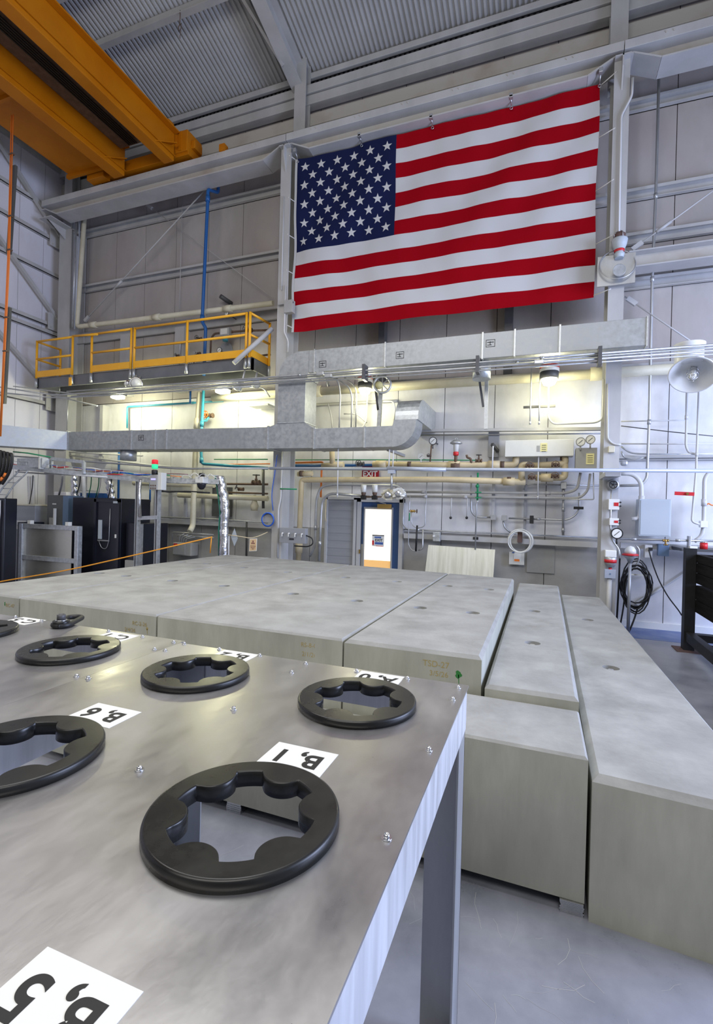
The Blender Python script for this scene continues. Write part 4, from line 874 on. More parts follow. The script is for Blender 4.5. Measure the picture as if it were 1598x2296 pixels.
for x0, x1, y0, y1, lab in ((1187, 1196, 1156, 1174, 'black wall bracket right of the dark post'), (1286, 1308, 1136, 1142, 'black wall bracket on the conduit bend near the right column'), (1060, 1072, 1204, 1210, 'black pipe clamp on the low rail by the leaning sheet')): wbox('wall_bracket', lab, 'bracket', x0, x1, y0, y1, 9.2, .08, 'cable_black', .003, 'black wall brackets')
# low rail
A, B = W(906, 1201, 9.25), W(1342, 1222, 9.25)
MB().bar(A, B, .08, .09).build('low_rail', 'steel_paint', None, 'grey square rail low on the wall between door and right column', 'rail')
P2('conduit running just above the low rail', [(905, 1187), (975, 1190), (1340, 1206)], .016, 'conduit', 9.3, .05)
t, a, b, z0, z1 = wbox('switch_box', 'small silver switch box on the low rail near the door', 'switch', 970, 986, 1193, 1214, 9.1, .1, 'galvanised'); MB().cyl((a + .02, 9.08, z0 + .1), (a + .02, 9.1, z0 + .1), .02, 10).build('toggle', 'white_paint', t)
t = thing('level_gauge', 'upright black level gauge with thin loop pipe right of the door', 'gauge', W(933, 1240, 9.05))
MB().tube(line(9.05, (935, 1178), (932, 1236)), .018, 8).build('sight_tube', 'cable_black', t)
MB().tube(line(9.1, (919, 1112), (917, 1140), (915, 1220), (922, 1234), (934, 1236)), .009, 8, .06).build('loop_pipe', 'conduit', t); MB().tube(line(9.08, (948, 1186), (947, 1230), (938, 1234)), .014, 8, .03).build('side_tube', 'conduit', t)
MB().tube(line(9.1, (918, 1150), (917, 1168)), .012, 8).build('green_sleeve', 'pipe_green', t)
P2('thin tube with green tape right of the level gauge loop', [(922, 1146), (922, 1172), (928, 1182), (940, 1184), (952, 1180), (958, 1060)], .009, 'conduit', 9.15, .06)
valve('small brass valve sticking out right of the door frame', 925, 1146, 9.1, .035, 'brass', (1, 0, 0), 'rust_iron')
P2('conduit bending down the right side of the door frame', [(690 + 250, 1188), (912, 1187), (903, 1176), (905, 1112)], .014, 'conduit', 9.25, .08)
# conduits and filters above the door
P2('outer bent conduit left of the metal panel, curving over the door', [(694, 1247), (706, 1225), (709, 1120), (718, 1092), (742, 1086), (890, 1089), (905, 1098), (909, 1115)], .026, 'conduit', 8.95, .2, 'bent conduits by the metal panel', cps=[(1, .4)])
P2('inner bent conduit left of the metal panel, curving to the panel top', [(715, 1258), (719, 1160), (722, 1122), (738, 1107), (755, 1107), (828, 1114)], .026, 'conduit', 8.9, .2, 'bent conduits by the metal panel', cps=[(0, .4)])
P2('thin tube hanging left of the metal panel', [(731, 1118), (729, 1158), (731, 1170)], .009, 'beige_pipe', 9.1, .03)
P2('level dark pipe over the door with two filter bowls', [(815, 1114), (880, 1114)], .016, 'rust_iron', 8.85, 0, None, 'wall_pipe', 'pipe')
for px, lab in ((815, 'clear filter bowl above the door, left one'), (840, 'clear filter bowl above the door, right one')):
    c = W(px, 1104, 8.85); t = thing('air_filter', lab, 'filter', c, 'filter bowls above the door')
    MB().lathe([(.045, .0), (.055, .03), (.055, .13), (.05, .14)], c, n=16).build('bowl', 'clear_plastic', t); MB().lathe([(.03, -.06), (.045, -.03), (.045, 0)], c, n=14).build('lower_cap', 'rust_iron', t)
    MB().box(c.x - .05, c.x + .05, c.y - .04, c.y + .04, c.z - .14, c.z - .06, .01).build('regulator', 'cable_black', t)
for px, py, lab, m in ((870, 1109, 'plastic-wrapped round camera above the door', 'cream_pipe'), (894, 1107, 'crumpled plastic-wrapped lamp right of the camera above the door', 'panel_light')):
    c = W(px, py, 8.0); t = thing('wrapped_camera', lab, 'camera', c, 'plastic-wrapped devices above the door'); mb = MB()
    for k in range(9): a = k * .7; mb.bar(c + Vector((math.cos(a) * .09, random.uniform(-.05, .05), math.sin(a) * .07)), c + Vector((math.cos(a + 1.2) * .1, random.uniform(-.05, .05), math.sin(a + 1.2) * .075)), .07, .012, (0, 1, .3))
    mb.build('wrap', m, t); MB().lathe([(.02, .06), (.055, .05), (.06, .02), (.06, -.05)], c, (0, -1, -.2), 16).build('lens', 'bright_steel', t)
# grey control panel and hose on the left column
t, a, b, z0, z1 = wbox('valve_panel', 'grey metal valve panel with four knobs at the column foot', 'panel', 626, 684, 1184, 1218, 8.38, .12, 'shutter_grey', .005)
for k in range(4): x = a + .08 + k * (b - a - .14) / 3; MB().cyl((x, 8.34, (z0 + z1) / 2 + .04), (x, 8.38, (z0 + z1) / 2 + .04), .014, 10).box(x - .008, x + .008, 8.335, 8.345, (z0 + z1) / 2 - .02, (z0 + z1) / 2 + .05).build('knob', 'label_white', t)
bx('plate', 'sticker_dark', (a + b) / 2 - .06, (a + b) / 2 + .04, 8.375, 8.38, z0 + .06, z0 + .10, t)
P2('dark cable loop hanging right of the grey valve panel', [(684, 1200), (700, 1206), (702, 1220), (690, 1226), (660, 1224)], .012, 'cable_black', 8.42, .08, None, 'cable', 'cable')
t, a, b, z0, z1 = wbox('hose_box', 'grey box wound with a bright blue air hose on the column', 'box', 590, 612, 1150, 1172, 8.45, .08, 'box_grey')
mb = MB()
for k in range(5): mb.torus(W(600, 1165, 8.44 - k * .008), .125 + .006 * (k % 3), .009, (random.uniform(-.1, .1), 1, random.uniform(-.1, .1)), 28, 6)
mb.build('hose', 'blue_hose', t)
P2('thin blue air hose hanging down the left column', [(621, 1020), (616, 1060), (608, 1110), (612, 1145)], .008, 'blue_hose', 8.45, .15, None, 'air_hose', 'hose')
P2('white conduit on the face of the left column', [(634, 1010), (629, 1120), (624, 1140), (622, 1250)], .016, 'white_conduit', 8.47, .08); P2('white conduit on the upper left column beside the flag', [(640, 640), (637, 745), (646, 765), (645, 790)], .016, 'white_conduit', 8.47, .05)
P2('thin white conduit high on the left column with flag ropes', [(636, 440), (631, 650)], .010, 'white_conduit', 8.48, 0); P2('white conduit on the right column beside the flag', [(1418, 175), (1416, 215), (1392, 260), (1386, 560)], .018, 'white_conduit', 8.47, .06)
P2('brown cable run left of the right column beside the flag', [(1372, 190), (1366, 620), (1360, 715)], .014, 'rust_iron', 9.2, .1); P2('green valve handle pipe beside the left column', [(628, 1096), (665, 1097)], .014, 'pipe_green', 8.45, 0, None, 'wall_pipe', 'pipe')
t, a, b, z0, z1 = wbox('column_lamp', 'grey bracket box on the left column beside the flag', 'box', 636, 655, 672, 700, 8.42, .12, 'box_grey'); MB().bar((a - .15, 8.45, z1 - .05), (b, 8.45, z1 - .05), .03, .03).build('arm', 'leg_steel', t)
# leaning sheet, hose coil, notices, patch panel
t = thing('leaning_sheet', 'bright bare metal sheet leaning on the wall behind the slabs', 'sheet', (-1.34, 9.0, 0))
MB().prism([(-1.93, 9.02, 1.24), (-.73, 9.02, 1.215), (-.76, 8.8, 0.02), (-2.0, 8.8, 0.02)], (0, .012, 0)).build('sheet', 'bare_sheet', t)
c = W(1166, 1214, 9.05); t = thing('hose_coil', 'clear hose coil hanging over a white notice on the wall', 'hose', c); mb = MB()
for k in range(6): mb.torus(c + Vector((random.uniform(-.02, .02), -.01 * k, random.uniform(-.02, .02))), .19 + random.uniform(-.015, .015), .008, (random.uniform(-.15, .15), 1, random.uniform(-.1, .1)), 30, 6)
mb.build('coil', 'clear_plastic', t); MB().box(c.x - .05, c.x + .03, 9.08, 9.2, c.z - .02, c.z + .16).build('holder', 'rust_plate', t)
t, a, b, z0, z1 = wbox('wall_notice', 'white notice in a clear sleeve under the hose coil', 'notice', 1141, 1175, 1238, 1266, 9.3, .02, 'clear_plastic', 0)
bx('sheet', 'label_white', a + .08, b - .06, 9.292, 9.3, z0 + .05, z1 - .01, t); bx('orange_mark', 'orange', a + .09, a + .18, 9.289, 9.292, z0 + .06, z0 + .10, t); bx('blue_mark', 'sticker_blue', a + .05, a + .09, 9.289, 9.292, z1 - .02, z1 + .0, t)
t, a, b, z0, z1 = wbox('cover_plate', 'square scuffed grey cover plate low on the wall', 'plate', 1181, 1243, 1222, 1285, 9.38, .03, 'box_grey', .002)
# --- right column devices
CFY = 8.510
t = thing('round_valve', 'round silver valve hub on the right column above the switches', 'valve', W(1374, 1087, 8.430)); c = W(1374, 1087, 8.430); MB().lathe([(.085, .05), (.09, 0), (.075, -.03), (.05, -.035)], c, (0, 1, 0), 22).build('hub', 'leg_steel', t); wheel(t, c + Vector((0, -.05, 0)), .055, (0, -1, 0), 'cable_black')
def sw(lab, x0, x1, y0, y1, lx0=None): 
    t, a, b, z0, z1 = wbox('switch_box', lab, 'switch', x0, x1, y0, y1, 8.420, .1, 'white_paint', .006, 'white switches on the right column')
    w = b - a; h = z1 - z0
    bx('red_label', 'red', a + w * .5, b - .01, 8.415, 8.420, z0 + h * .35, z0 + h * .68, t); 
    for k in range(2): MB().cyl((b + .015, 8.440, z0 + h * (.35 + k * .35)), (b + .015, 8.410, z0 + h * (.35 + k * .35)), .013, 8).build('button', 'cable_black', t)
sw('white box with red label on the right column, upper one', 1364, 1388, 1119, 1143); sw('white box with red label on the right column, lower one', 1366, 1387, 1162, 1178)
P2('thin pipe joining the devices on the right column', [(1371, 1098), (1368, 1160), (1368, 1200), (1374, 1215), (1388, 1232), (1389, 1252)], .014, 'conduit', 8.440, .08)
gauge('round gauge with dark rim on the right column below the switches', W(1382, 1196, 8.420), .085, 'ink', back=.07)
t, a, b, z0, z1 = wbox('alarm_horn', 'white and red alarm horn near the foot of the right column', 'alarm', 1356, 1382, 1234, 1250, 8.400, .12, 'label_white', .01)
MB().lathe([(.05, 0), (.08, .06), (.085, .14), (.07, .16)], ((a + b) / 2, 8.420, z0 - .15), n=18).build('bell', 'leg_steel', t); MB().lathe([(.086, .07), (.088, .12)], ((a + b) / 2, 8.420, z0 - .15), n=18).build('band', 'red', t); MB().cyl(((a + b) / 2, 8.420, z0 - .24), ((a + b) / 2, 8.420, z0 - .15), .025, 8).build('stem', 'red', t)
t, a, b, z0, z1 = wbox('call_point', 'pale blue square plate below the alarm horn', 'plate', 1355, 1380, 1277, 1297, 8.380, .06, 'sage_plate', .004); MB().cyl(((a + b) / 2, 8.375, (z0 + z1) / 2), ((a + b) / 2, 8.380, (z0 + z1) / 2), .012, 10).build('button', 'cabinet_blue', t)
MB().tube([((a + b) / 2, 8.440, z0), ((a + b) / 2, 8.440, 0)], .035, 12).build('post', 'white_conduit', t)
wbox('small_box', 'small cream box on the right column above the hung pipe', 'box', 1364, 1378, 1000, 1014, 8.420, .1, 'cream_pipe')
P2('white conduit curving down the right column to the wall', [(1363, 860), (1362, 985), (1375, 996), (1392, 997)], .014, 'white_conduit', 8.480, .1)
wbox('wall_bracket', 'wide pale bracket holding the hung pipe at the right column', 'bracket', 1356, 1392, 1058, 1068, 8.1, .8, 'white_conduit')
# --- right bay
GR2 = 'conduits of the right bay'
P2('tall grey conduit from the roof to the switches in the right bay', [(1477, 165), (1470, 430), (1462, 620), (1455, 940), (1450, 1072), (1438, 1088), (1389, 1089)], .022, 'leg_steel', 9.12, .14, GR2, cps=[(1, .05), (2, .02), (3, .05)])
P2('white conduit dropping from the dish lamp and bending right', [(1540, 866), (1537, 1000), (1543, 1014), (1556, 1018), (1598, 1018)], .018, 'white_conduit', 9.05, .12, GR2, cps=[(0, .52)])
P2('long thin white conduit behind the dish lamp down to the small elbow', [(1567, 862), (1560, 1058), (1552, 1150), (1550, 1170), (1568, 1176)], .016, 'white_conduit', 9.0, .06, GR2, cps=[(0, .8)])
P2('thick white conduit bending at the right edge beside the square box', [(1612, 1052), (1592, 1056), (1579, 1072), (1577, 1182), (1572, 1203), (1556, 1214)], .03, 'white_conduit', 9.1, .14, GR2, cps=[(2, .5)])
wbox('conduit_box', 'small white square box on the thick conduit at the right edge', 'box', 1570, 1586, 1168, 1183, 9.0, .1, 'white_paint')
P2('thin white conduit crossing the right bay at duct height', [(1392, 995), (1640, 996)], .011, 'white_conduit', 9.2, 0, GR2); P2('thin white conduit from the column to the dish lamp conduit', [(1392, 945), (1535, 942)], .011, 'white_conduit', 9.2, 0, GR2)
P2('dark cable sagging across the right bay above the girt', [(1392, 955), (1500, 968), (1640, 982)], .008, 'dark_steel', 9.15, .3, GR2, 'cable', 'cable'); P2('conduit along the top of the white girt in the right bay', [(1392, 1001), (1412, 1016), (1440, 1018), (1640, 1019)], .014, 'conduit', 9.2, .12, GR2)
P2('conduit looping just under the white girt by the column', [(1393, 1012), (1397, 1025), (1420, 1031), (1450, 1025)], .014, 'conduit', 9.15, .1, GR2)
P2('thick white conduit curving down beside the blue-grey panel', [(1390, 1062), (1418, 1062), (1437, 1080), (1438, 1125), (1433, 1162), (1415, 1164)], .034, 'white_conduit', 9.0, .16, GR2, cps=[(2, .9)])
wbox('conduit_box', 'round-edged silver fitting right of the column below the girt', 'fitting', 1392, 1408, 1032, 1044, 9.1, .1, 'leg_steel', .03)
t, a, b, z0, z1 = wbox('electrical_panel', 'large blank blue-grey electrical panel in the right bay', 'panel', 1432, 1504, 1119, 1203, 8.95, .3, 'panel_bluegrey', .008); bx('door_edge', 'panel_bluegrey', a + .02, b - .02, 8.942, 8.95, z0 + .02, z1 - .02, t, .003)
t = thing('red_lever', 'red lever handle on the thin white conduit', 'handle', W(1535, 1107, 8.9)); A, B = W(1512, 1106, 8.9), W(1556, 1108, 8.9); MB().bar(A, B, .02, .055).build('grip', 'red', t); MB().cyl(W(1541, 1107, 9.01), W(1541, 1107, 8.86), .02, 8).build('hub', 'brass', t)
P2('orange squiggle of pipe at the right edge of the wall', [(1583, 1133), (1588, 1128), (1594, 1133), (1612, 1133)], .010, 'orange', 9.2, .03, None, 'wall_pipe', 'pipe')
A, B = W(1390, 1222, 9.15), W(1640, 1232, 9.15); MB().bar(A, B, .09, .09).build('low_rail', 'steel_paint', None, 'pale square rail low on the wall in the right bay', 'rail')
P2('silver pipe above the low rail in the right bay', [(1388, 1208), (1500, 1211), (1600, 1213)], .018, 'conduit', 8.95, 0, GR2, cps=[(0, .3), (1, .2)])
t = valve('brass ball valve hanging from the silver pipe in the right bay', 1492, 1212, 8.93, .03, 'brass', (0, -.3, -1), 'brass')
t, a, b, z0, z1 = wbox('socket_outlet', 'white socket box with a black cord plugged in on the low rail', 'socket', 1445, 1462, 1222, 1251, 9.0, .12, 'white_conduit'); bx('plug', 'cable_black', a + .05, a + .1, 8.95, 9.0, z0 + .12, z0 + .17, t)
wbox('dark_box', 'dark blue box hanging on the low rail in the right bay', 'box', 1475, 1500, 1220, 1247, 9.0, .1, 'cabinet_blue')
P2('black power cord running from the socket down to the black frame', [(1454, 1233), (1462, 1262), (1476, 1300), (1497, 1338), (1522, 1370), (1528, 1380)], .010, 'cable_black', 8.85, .1, None, 'power_cord', 'cord')
t = thing('red_can', 'small red can on the rail at the right edge', 'can', W(1577, 1231, 8.6)); c = W(1577, 1231, 8.6); MB().lathe([(.05, 0), (.05, .09)], c, n=18).build('body', 'red', t); MB().lathe([(.046, .09), (.046, .11)], c, n=18).build('lid', 'bright_steel', t)
bx('shelf', 'dark_steel', c.x - .3, 3.2, 8.5, 9.3, c.z - .04, c.z, label='dark shelf behind the black bin carrying the red can', cat='shelf')
# pole with dome lamp and the coiled cable
c = W(1412, 1262, 8.7); t = thing('pole_lamp', 'dome lamp with red ring on a thin pole by the right column', 'lamp', (c.x, c.y, 0))
MB().tube([(c.x, c.y, 0), (c.x, c.y, c.z)], .024, 12).build('pole', 'leg_steel', t); MB().lathe([(.03, 0), (.05, .06), (.09, .10), (.09, .12)], c, n=20).build('base', 'galvanised', t); MB().lathe([(.115, .115), (.12, .13), (.10, .145)], c, n=22).build('red_ring', 'red', t)
MB().lathe([(.085, .145), (.08, .2), (.05, .25), (.01, .265)], c, n=20).build('dome', 'clear_plastic', t)
c = W(1424, 1315, 8.85); t = thing('cable_coil', 'coiled black cable hanging on the wall behind the pole', 'cable', c); mb = MB()
for k in range(9):
    a = .16 + .02 * (k % 3); hgt = .36 + .05 * math.sin(k * 2.1); q = [c + Vector((a * math.cos(i * .349 + .1) * (1 + .1 * math.sin(k)), -.012 * k, hgt * math.sin(i * .349 + .1) * .95 + .06 * math.sin(k * 1.7))) for i in range(19)]; mb.tube(q, .011, 6)
mb.build('coil', 'cable_black', t); MB().tube([c + Vector((.05, 0, -.3)), c + Vector((-.02, -.05, -.55)), c + Vector((-.12, -.1, -.8)), c + Vector((-.16, -.05, c.z * -1 + .02))], .013, 8, .2).build('tail', 'cable_black', t)
o = MB().bar(W(1412, 1288, 8.75), W(1456, 1290, 9.3), .02, .02).build('hook_bar', 'cream_pipe', None, 'short pale peg bar holding the coiled cable', 'hook')
P2('black cable hanging down the right side of the column', [(1389, 1252), (1387, 1310), (1382, 1395)], .014, 'cable_black', 8.82, .1, None, 'cable', 'cable'); P2('second black cable hanging between column and pole', [(1405, 1300), (1396, 1370), (1390, 1402)], .012, 'cable_black', 8.8, .1, None, 'cable', 'cable')
P2('conduit curl from the low rail down to the dome lamp', [(1425, 1222), (1433, 1232), (1432, 1258), (1422, 1272), (1414, 1270)], .013, 'conduit', 8.8, .08, GR2)
# upright strut
wbox('wall_bracket', 'dark upright bracket where the silver pipe meets the black frame', 'bracket', 1543, 1549, 1202, 1230, 8.9, .1, 'leg_steel')
# ================================================================ equipment at the left
def cab(name, lab, cat, x0, x1, y0, y1, z1, m, ch=.01, z0=0, g=None):
    t = thing(name, lab, cat, ((x0 + x1) / 2, (y0 + y1) / 2, z0), g); MB().box(x0, x1, y0, y1, z0, z1, ch).build('body', m, t); return t
# black server rack with glass door
rk = cab('server_rack', 'tall black server rack with dark glass door behind the slabs', 'rack', -9.02, -7.72, 7.42, 8.2, 1.96, 'rack_black')
fr = MB().box(-8.38, -8.32, 7.37, 7.42, .1, 1.94).box(-7.78, -7.72, 7.37, 7.42, .1, 1.94).box(-8.38, -7.72, 7.37, 7.42, 1.88, 1.94).box(-8.38, -7.72, 7.37, 7.42, .1, .22).build('door', 'rack_black', rk)
bx('pane', 'rack_black', -8.32, -7.78, 7.40, 7.41, .22, 1.88, fr)
bx('name_strip', 'panel_bluegrey', -7.87, -7.76, 7.365, 7.37, 1.86, 1.90, fr); bx('handle', 'label_white', -7.80, -7.77, 7.355, 7.37, 1.18, 1.25, fr)
bx('light_strip', 'panel_bluegrey', -8.27, -8.18, 7.385, 7.40, 1.14, 1.52, rk); bx('shelf', 'leg_steel', -8.28, -7.98, 7.385, 7.40, 1.10, 1.125, rk)
MB().tube([(-8.24, 7.38, 1.11), (-8.15, 7.37, .96), (-8.02, 7.37, .95), (-7.97, 7.38, 1.12), (-7.96, 7.38, 1.75)], .006, 6, .1).build('cable', 'leg_steel', rk)
rk2 = cab('server_rack', 'low black cabinet with pale rails right of the tall server rack', 'rack', -7.66, -7.25, 7.5, 8.2, 1.48, 'rack_black')
for x in (-7.30, -7.24): MB().box(x - .015, x + .015, 7.45, 7.5, .1, 1.47).build('rail', 'galvanised', rk2)
bx('grey_block', 'box_grey', -7.62, -7.4, 7.45, 7.5, .2, .75, rk2)
# grey switch cabinet, steel cabinet
c_ = cab('switch_cabinet', 'dark grey switch cabinet with pale blue side left of the black rack', 'cabinet', -9.86, -9.40, 7.5, 8.1, 2.0, 'cabinet_grey')
bx('blue_side', 'cabinet_blue', -9.40, -9.24, 7.5, 8.1, 0, 1.99, c_, .004, label='pale blue side panel'); bx('handle', 'panel_light', -9.57, -9.54, 7.42, 7.47, 1.15, 1.72, c_); bx('plate', 'box_grey', -9.78, -9.62, 7.495, 7.5, 1.34, 1.52, c_); bx('badge', 'panel_light', -9.70, -9.59, 7.495, 7.5, 1.80, 1.825, c_)
c_ = cab('steel_cabinet', 'wide grey steel cabinet with warning label behind the aluminium frame', 'cabinet', -10.98, -10.15, 7.45, 8.2, 1.76, 'shutter_grey'); bx('top_lip', 'cream_pipe', -10.99, -10.14, 7.44, 8.2, 1.76, 1.79, c_)
w_ = bx('warning_label', 'panel_light', -10.72, -10.42, 7.445, 7.45, 1.24, 1.43, c_); MB().prism([(-10.69, 7.443, 1.31), (-10.59, 7.443, 1.31), (-10.64, 7.443, 1.40)], (0, .001, 0)).build('triangle', 'box_grey', w_)
for k in range(3): bx('print_line', 'sticker_dark', -10.56, -10.45, 7.443, 7.445, 1.30 + k * .03, 1.308 + k * .03, w_)
cab('wall_cabinet', 'plain grey wall cabinet high between the left cabinets', 'cabinet', -10.35, -10.0, 8.6, 8.9, 2.52, 'box_grey', z0=2.14)
cab('narrow_cabinet', 'narrow lilac-grey cabinet behind the switch cabinet', 'cabinet', -10.95, -10.55, 8.5, 8.9, 2.1, 'wall_side')
# aluminium framed polished panel
A, B = W(48, 1180, 7.0), W(180, 1180, 7.0); x0, x1, zt = A.x, B.x, 1.40
al = thing('framed_panel', 'polished metal panel in an aluminium profile frame before the racks', 'panel', ((x0 + x1) / 2, 7.0, 0))
for x in (x0 + .045, x1 - .045): MB().box(x - .045, x + .045, 6.95, 7.05, 0, zt, .004).build('upright', 'galvanised', al)
for z in (zt - .045, .72): MB().box(x0 + .09, x1 - .09, 6.96, 7.04, z - .045, z + .045, .004).build('crossbar', 'galvanised', al)
bx('polished_sheet', 'stainless', x0 + .09, x1 - .22, 7.0, 7.012, .05, zt - .09, al)
for x in (x0 + .28, x1 - .30): bx('clip', 'panel_light', x - .04, x + .04, 6.95, 7.03, zt, zt + .07, al)
bx('equipment_box', 'rack_black', x0 - .2, x0 - .01, 7.06, 7.5, 0, 1.42, None, label='narrow black box at the left side of the aluminium frame', cat='box')
# open rack at the left edge with cables
lr = cab('server_rack', 'open black rack full of network cables at the left edge', 'rack', -10.3, -9.54, 6.4, 6.64, 1.90, 'rack_black')
for x, r_ in ((-9.76, .012), (-9.68, .014), (-9.65, .010)): MB().tube([(x, 6.36, .3), (x + .02, 6.37, .8), (x - .01, 6.36, 1.2), (x + .03, 6.37, 1.6), (x + .02, 6.38, 1.86)], r_, 8).build('cable', 'white_conduit', lr)
for k in range(8): MB().tube([(-10.02, 6.38, .35 + k * .2), (-9.70, 6.37, .35 + k * .2)], .006, 6).build('cable_rung', 'leg_steel', lr)
for k in range(4): bx('tag', 'red' if k % 2 else 'sticker_blue', -9.90 + k * .03, -9.84 + k * .03, 6.385, 6.40, .5 + k * .32, .56 + k * .32, lr)
# ladder curving from tray into the rack
ld = thing('cable_ladder', 'thin wire cable ladder dropping into the open left rack', 'ladder', (-9.7, 6.5, 1.9))
for dx in (0, .26): MB().tube([(-9.86 + dx, 6.45, 1.9), (-9.80 + dx, 6.55, 2.15), (-9.62 + dx, 6.7, 2.42), (-9.62 + dx, 6.75, 2.62)], .014, 8, .12).build('side_wire', 'galvanised', ld)
for k in range(5): MB().cyl((-9.84 + k * .05, 6.47 + k * .06, 1.97 + k * .12), (-9.58 + k * .05, 6.47 + k * .06, 1.97 + k * .12), .008, 6).build('rung', 'galvanised', ld)
# black corrugated hoses at the left edge
for k in range(6):
    c0 = W(-14 + k * 8, 1012 + abs(k - 2) * 2, 6.2); c1_ = W(-22 + k * 7, 1085, 6.2); q = []
    for i in range(40):
        t_ = i / 39; q.append(c0.lerp(c1_, t_) + Vector((.07 * math.sin(t_ * 3.1) - .10 * t_ * t_, 0, 0)))
    q = [c0 + Vector((-.25, .1, -.06)), c0 + Vector((-.12, .05, .01))] + q
    o = MB().tube(q, [.024 + .004 * (i % 2) for i in range(len(q))], 10).build('corrugated_hose', 'cable_black', None, 'black corrugated hose drooping off the cable tray at the left edge', 'hose', 'black corrugated hoses at the left edge')
    p = c1_ + Vector((.0, -.02, .02 + .07 * (k % 3))); MB().cyl(p - Vector((.02, 0, .03)), p + Vector((.02, 0, .03)), .026, 8).build('orange_band', 'orange', o)
# cable tray on posts
def tray(lab, A, B, w=.30):
    t = thing('cable_tray', lab, 'tray', A, 'cable trays of the left bay'); d = (B - A); L = d.length; d.normalize(); sd = Vector((-d.y, d.x, 0)).normalized()
    for s in (0, 1): MB().bar(A + sd * w * s, B + sd * w * s, .03, .09).build('side_rail', 'galvanised', t)
    mb = MB(); k = .05
    while k < L: mb.bar(A + d * k - Vector((0, 0, .03)), A + d * k + sd * w - Vector((0, 0, .03)), .02, .015); mb.tube([A + d * k + Vector((0, 0, .03)), A + d * k + Vector((0, 0, .12))], .005, 5); k += .16
    mb.build('rungs', 'galvanised', t)
    mb = MB(); mb.tube([A + Vector((0, 0, .115)), B + Vector((0, 0, .115))], .005, 5); mb.build('top_wire', 'galvanised', t)
    return t
T1 = tray('long wire cable tray sloping from the left edge to the stack light', W(20, 1046, 6.6), W(325, 1076, 7.3), .32)
T2 = tray('wire cable tray running right from the stack light to the foil duct', W(325, 1076, 7.3), W(490, 1080, 7.75), .25)
cols = ['red', 'white_conduit', 'blue_hose', 'pipe_green', 'rope_white', 'orange', 'magenta_ink']
for k in range(14):
    a = W(30 + k * 20, 1041 + k * 2.1, 6.75 + k * .04); q = [a]
    for i in range(6): q.append(q[-1] + Vector((random.uniform(.12, .3), random.uniform(-.02, .08), random.uniform(-.04, .035))))
    MB().tube(q, random.uniform(.006, .012), 6, .1).build('tray_cable', cols[k % 7], None, 'thin loose cable lying along the long cable tray', 'cable', 'cables on the long cable tray')
for k in range(8):
    a = W(330 + k * 19, 1072, 7.5); q = [a, a + Vector((.05, .02, random.uniform(.02, .12))), a + Vector((.13, .04, random.uniform(.02, .1))), a + Vector((.2, .05, 0))]
    MB().tube(q, .007, 6, .05).build('tray_cable', 'rope_white' if k % 3 else 'white_conduit', None, 'short pale cable looped over the right cable tray', 'cable', 'cables on the right cable tray')
t = bx('cable_trunking', 'galvanised', *(lambda p, q: (p.x, q.x, 6.7, 6.85, p.z - .10, p.z + .08))(W(38, 1037, 6.7), W(94, 1036, 6.7)), label='dented metal trunking box lying on the cable tray at left', cat='box'); bx('end_plate', 'panel_light', *(lambda p: (p.x, p.x + .04, 6.69, 6.86, p.z - .12, p.z + .10))(W(86, 1037, 6.69)), t)
t = thing('raised_frame', 'small galvanised bridge frame standing over the cable tray', 'frame', W(150, 1050, 6.9)); A, B = W(116, 1028, 6.9), W(188, 1036, 6.95)
MB().bar(A, B, .05, .06).build('crossbar', 'galvanised', t)
for p in (A, B): MB().bar(p, p - Vector((0, 0, .22)), .05, .05, (0, 1, 0)).build('leg', 'galvanised', t)
for px0, px1, lab in ((35, 108, 'white conduit slung below the long cable tray, left half'), (100, 240, 'white conduit slung below the long cable tray, right half')): pipe('conduit', lab, 'conduit', [W(px0, 1058 + (px0 - 35) * .05, 6.9), W(px1, 1063 + (px1 - 108) * .05, 7.0)], .016, 'white_conduit', 0, 'conduits under the cable tray')
pipe('green_cable', 'bright green cable up behind the cable tray at left', 'cable', [W(30, 1013, 7.2), W(62, 1016, 7.2), W(120, 1026, 7.4)], .014, 'pipe_green', 0)
for k, (px, y2, m) in enumerate(((205, 1118, 'pipe_green'), (222, 1118, 'pipe_green'), (226, 1116, 'rope_white'), (180, 1110, 'cable_black'), (250, 1118, 'cable_black'), (74, 1130, 'cable_black'), (140, 1110, 'steel_paint'))):
    a = W(px, 1066, 7.3); b = W(px - 8, y2, 7.6); MB().tube([a, a.lerp(b, .4) + Vector((.03, 0, 0)), b], .009 if k != 6 else .02, 6, .2).build('drop_cable', m, None, ['green network cable dropping onto the black rack, left one', 'green network cable dropping onto the black rack, right one', 'white cable dropping beside the green ones', 'black cable curving down left of the corrugated silver tube', 'black cable dropping at the right side of the rack top', 'black cable dropping onto the wide steel cabinet', 'grey conduit curving onto the switch cabinet'][k], 'cable', 'cables hanging from the tray to the racks')
for px, lab, m, r_ in ((166, 'ribbed silver hose standing behind the black rack', 'foil', .06), (187, 'pale bent hose right of the ribbed silver hose', 'panel_light', .04), (243, 'crumpled foil hose falling to the right rear of the rack', 'foil', .07), (66, 'pale bent pipe behind the wide steel cabinet', 'white_conduit', .045), (73, 'second pale bent pipe behind the wide steel cabinet', 'white_conduit', .04)):
    a = W(px, 1068, 7.9); b = W(px + (8 if px > 200 else 2), 1122 if px > 100 else 1134, 7.9); b.z = 1.955 if px > 100 else 1.78; q = [a.lerp(b, i / 22) + Vector((.02 * math.sin(i), 0, 0)) * (m == 'foil') for i in range(23)]
    MB().tube(q, [r_ * (1 + .09 * (i % 2)) for i in range(23)], 12).build('flexible_hose', m, None, lab, 'hose', 'hoses behind the racks')
bx('blue_box', 'pipe_blue', *(lambda p, q: (p.x, q.x, 8.0, 8.3, p.z - .24, p.z))(W(180, 1105, 8.0), W(231, 1106, 8.0)), label='dark blue box lying on top of the black rack rear', cat='box')
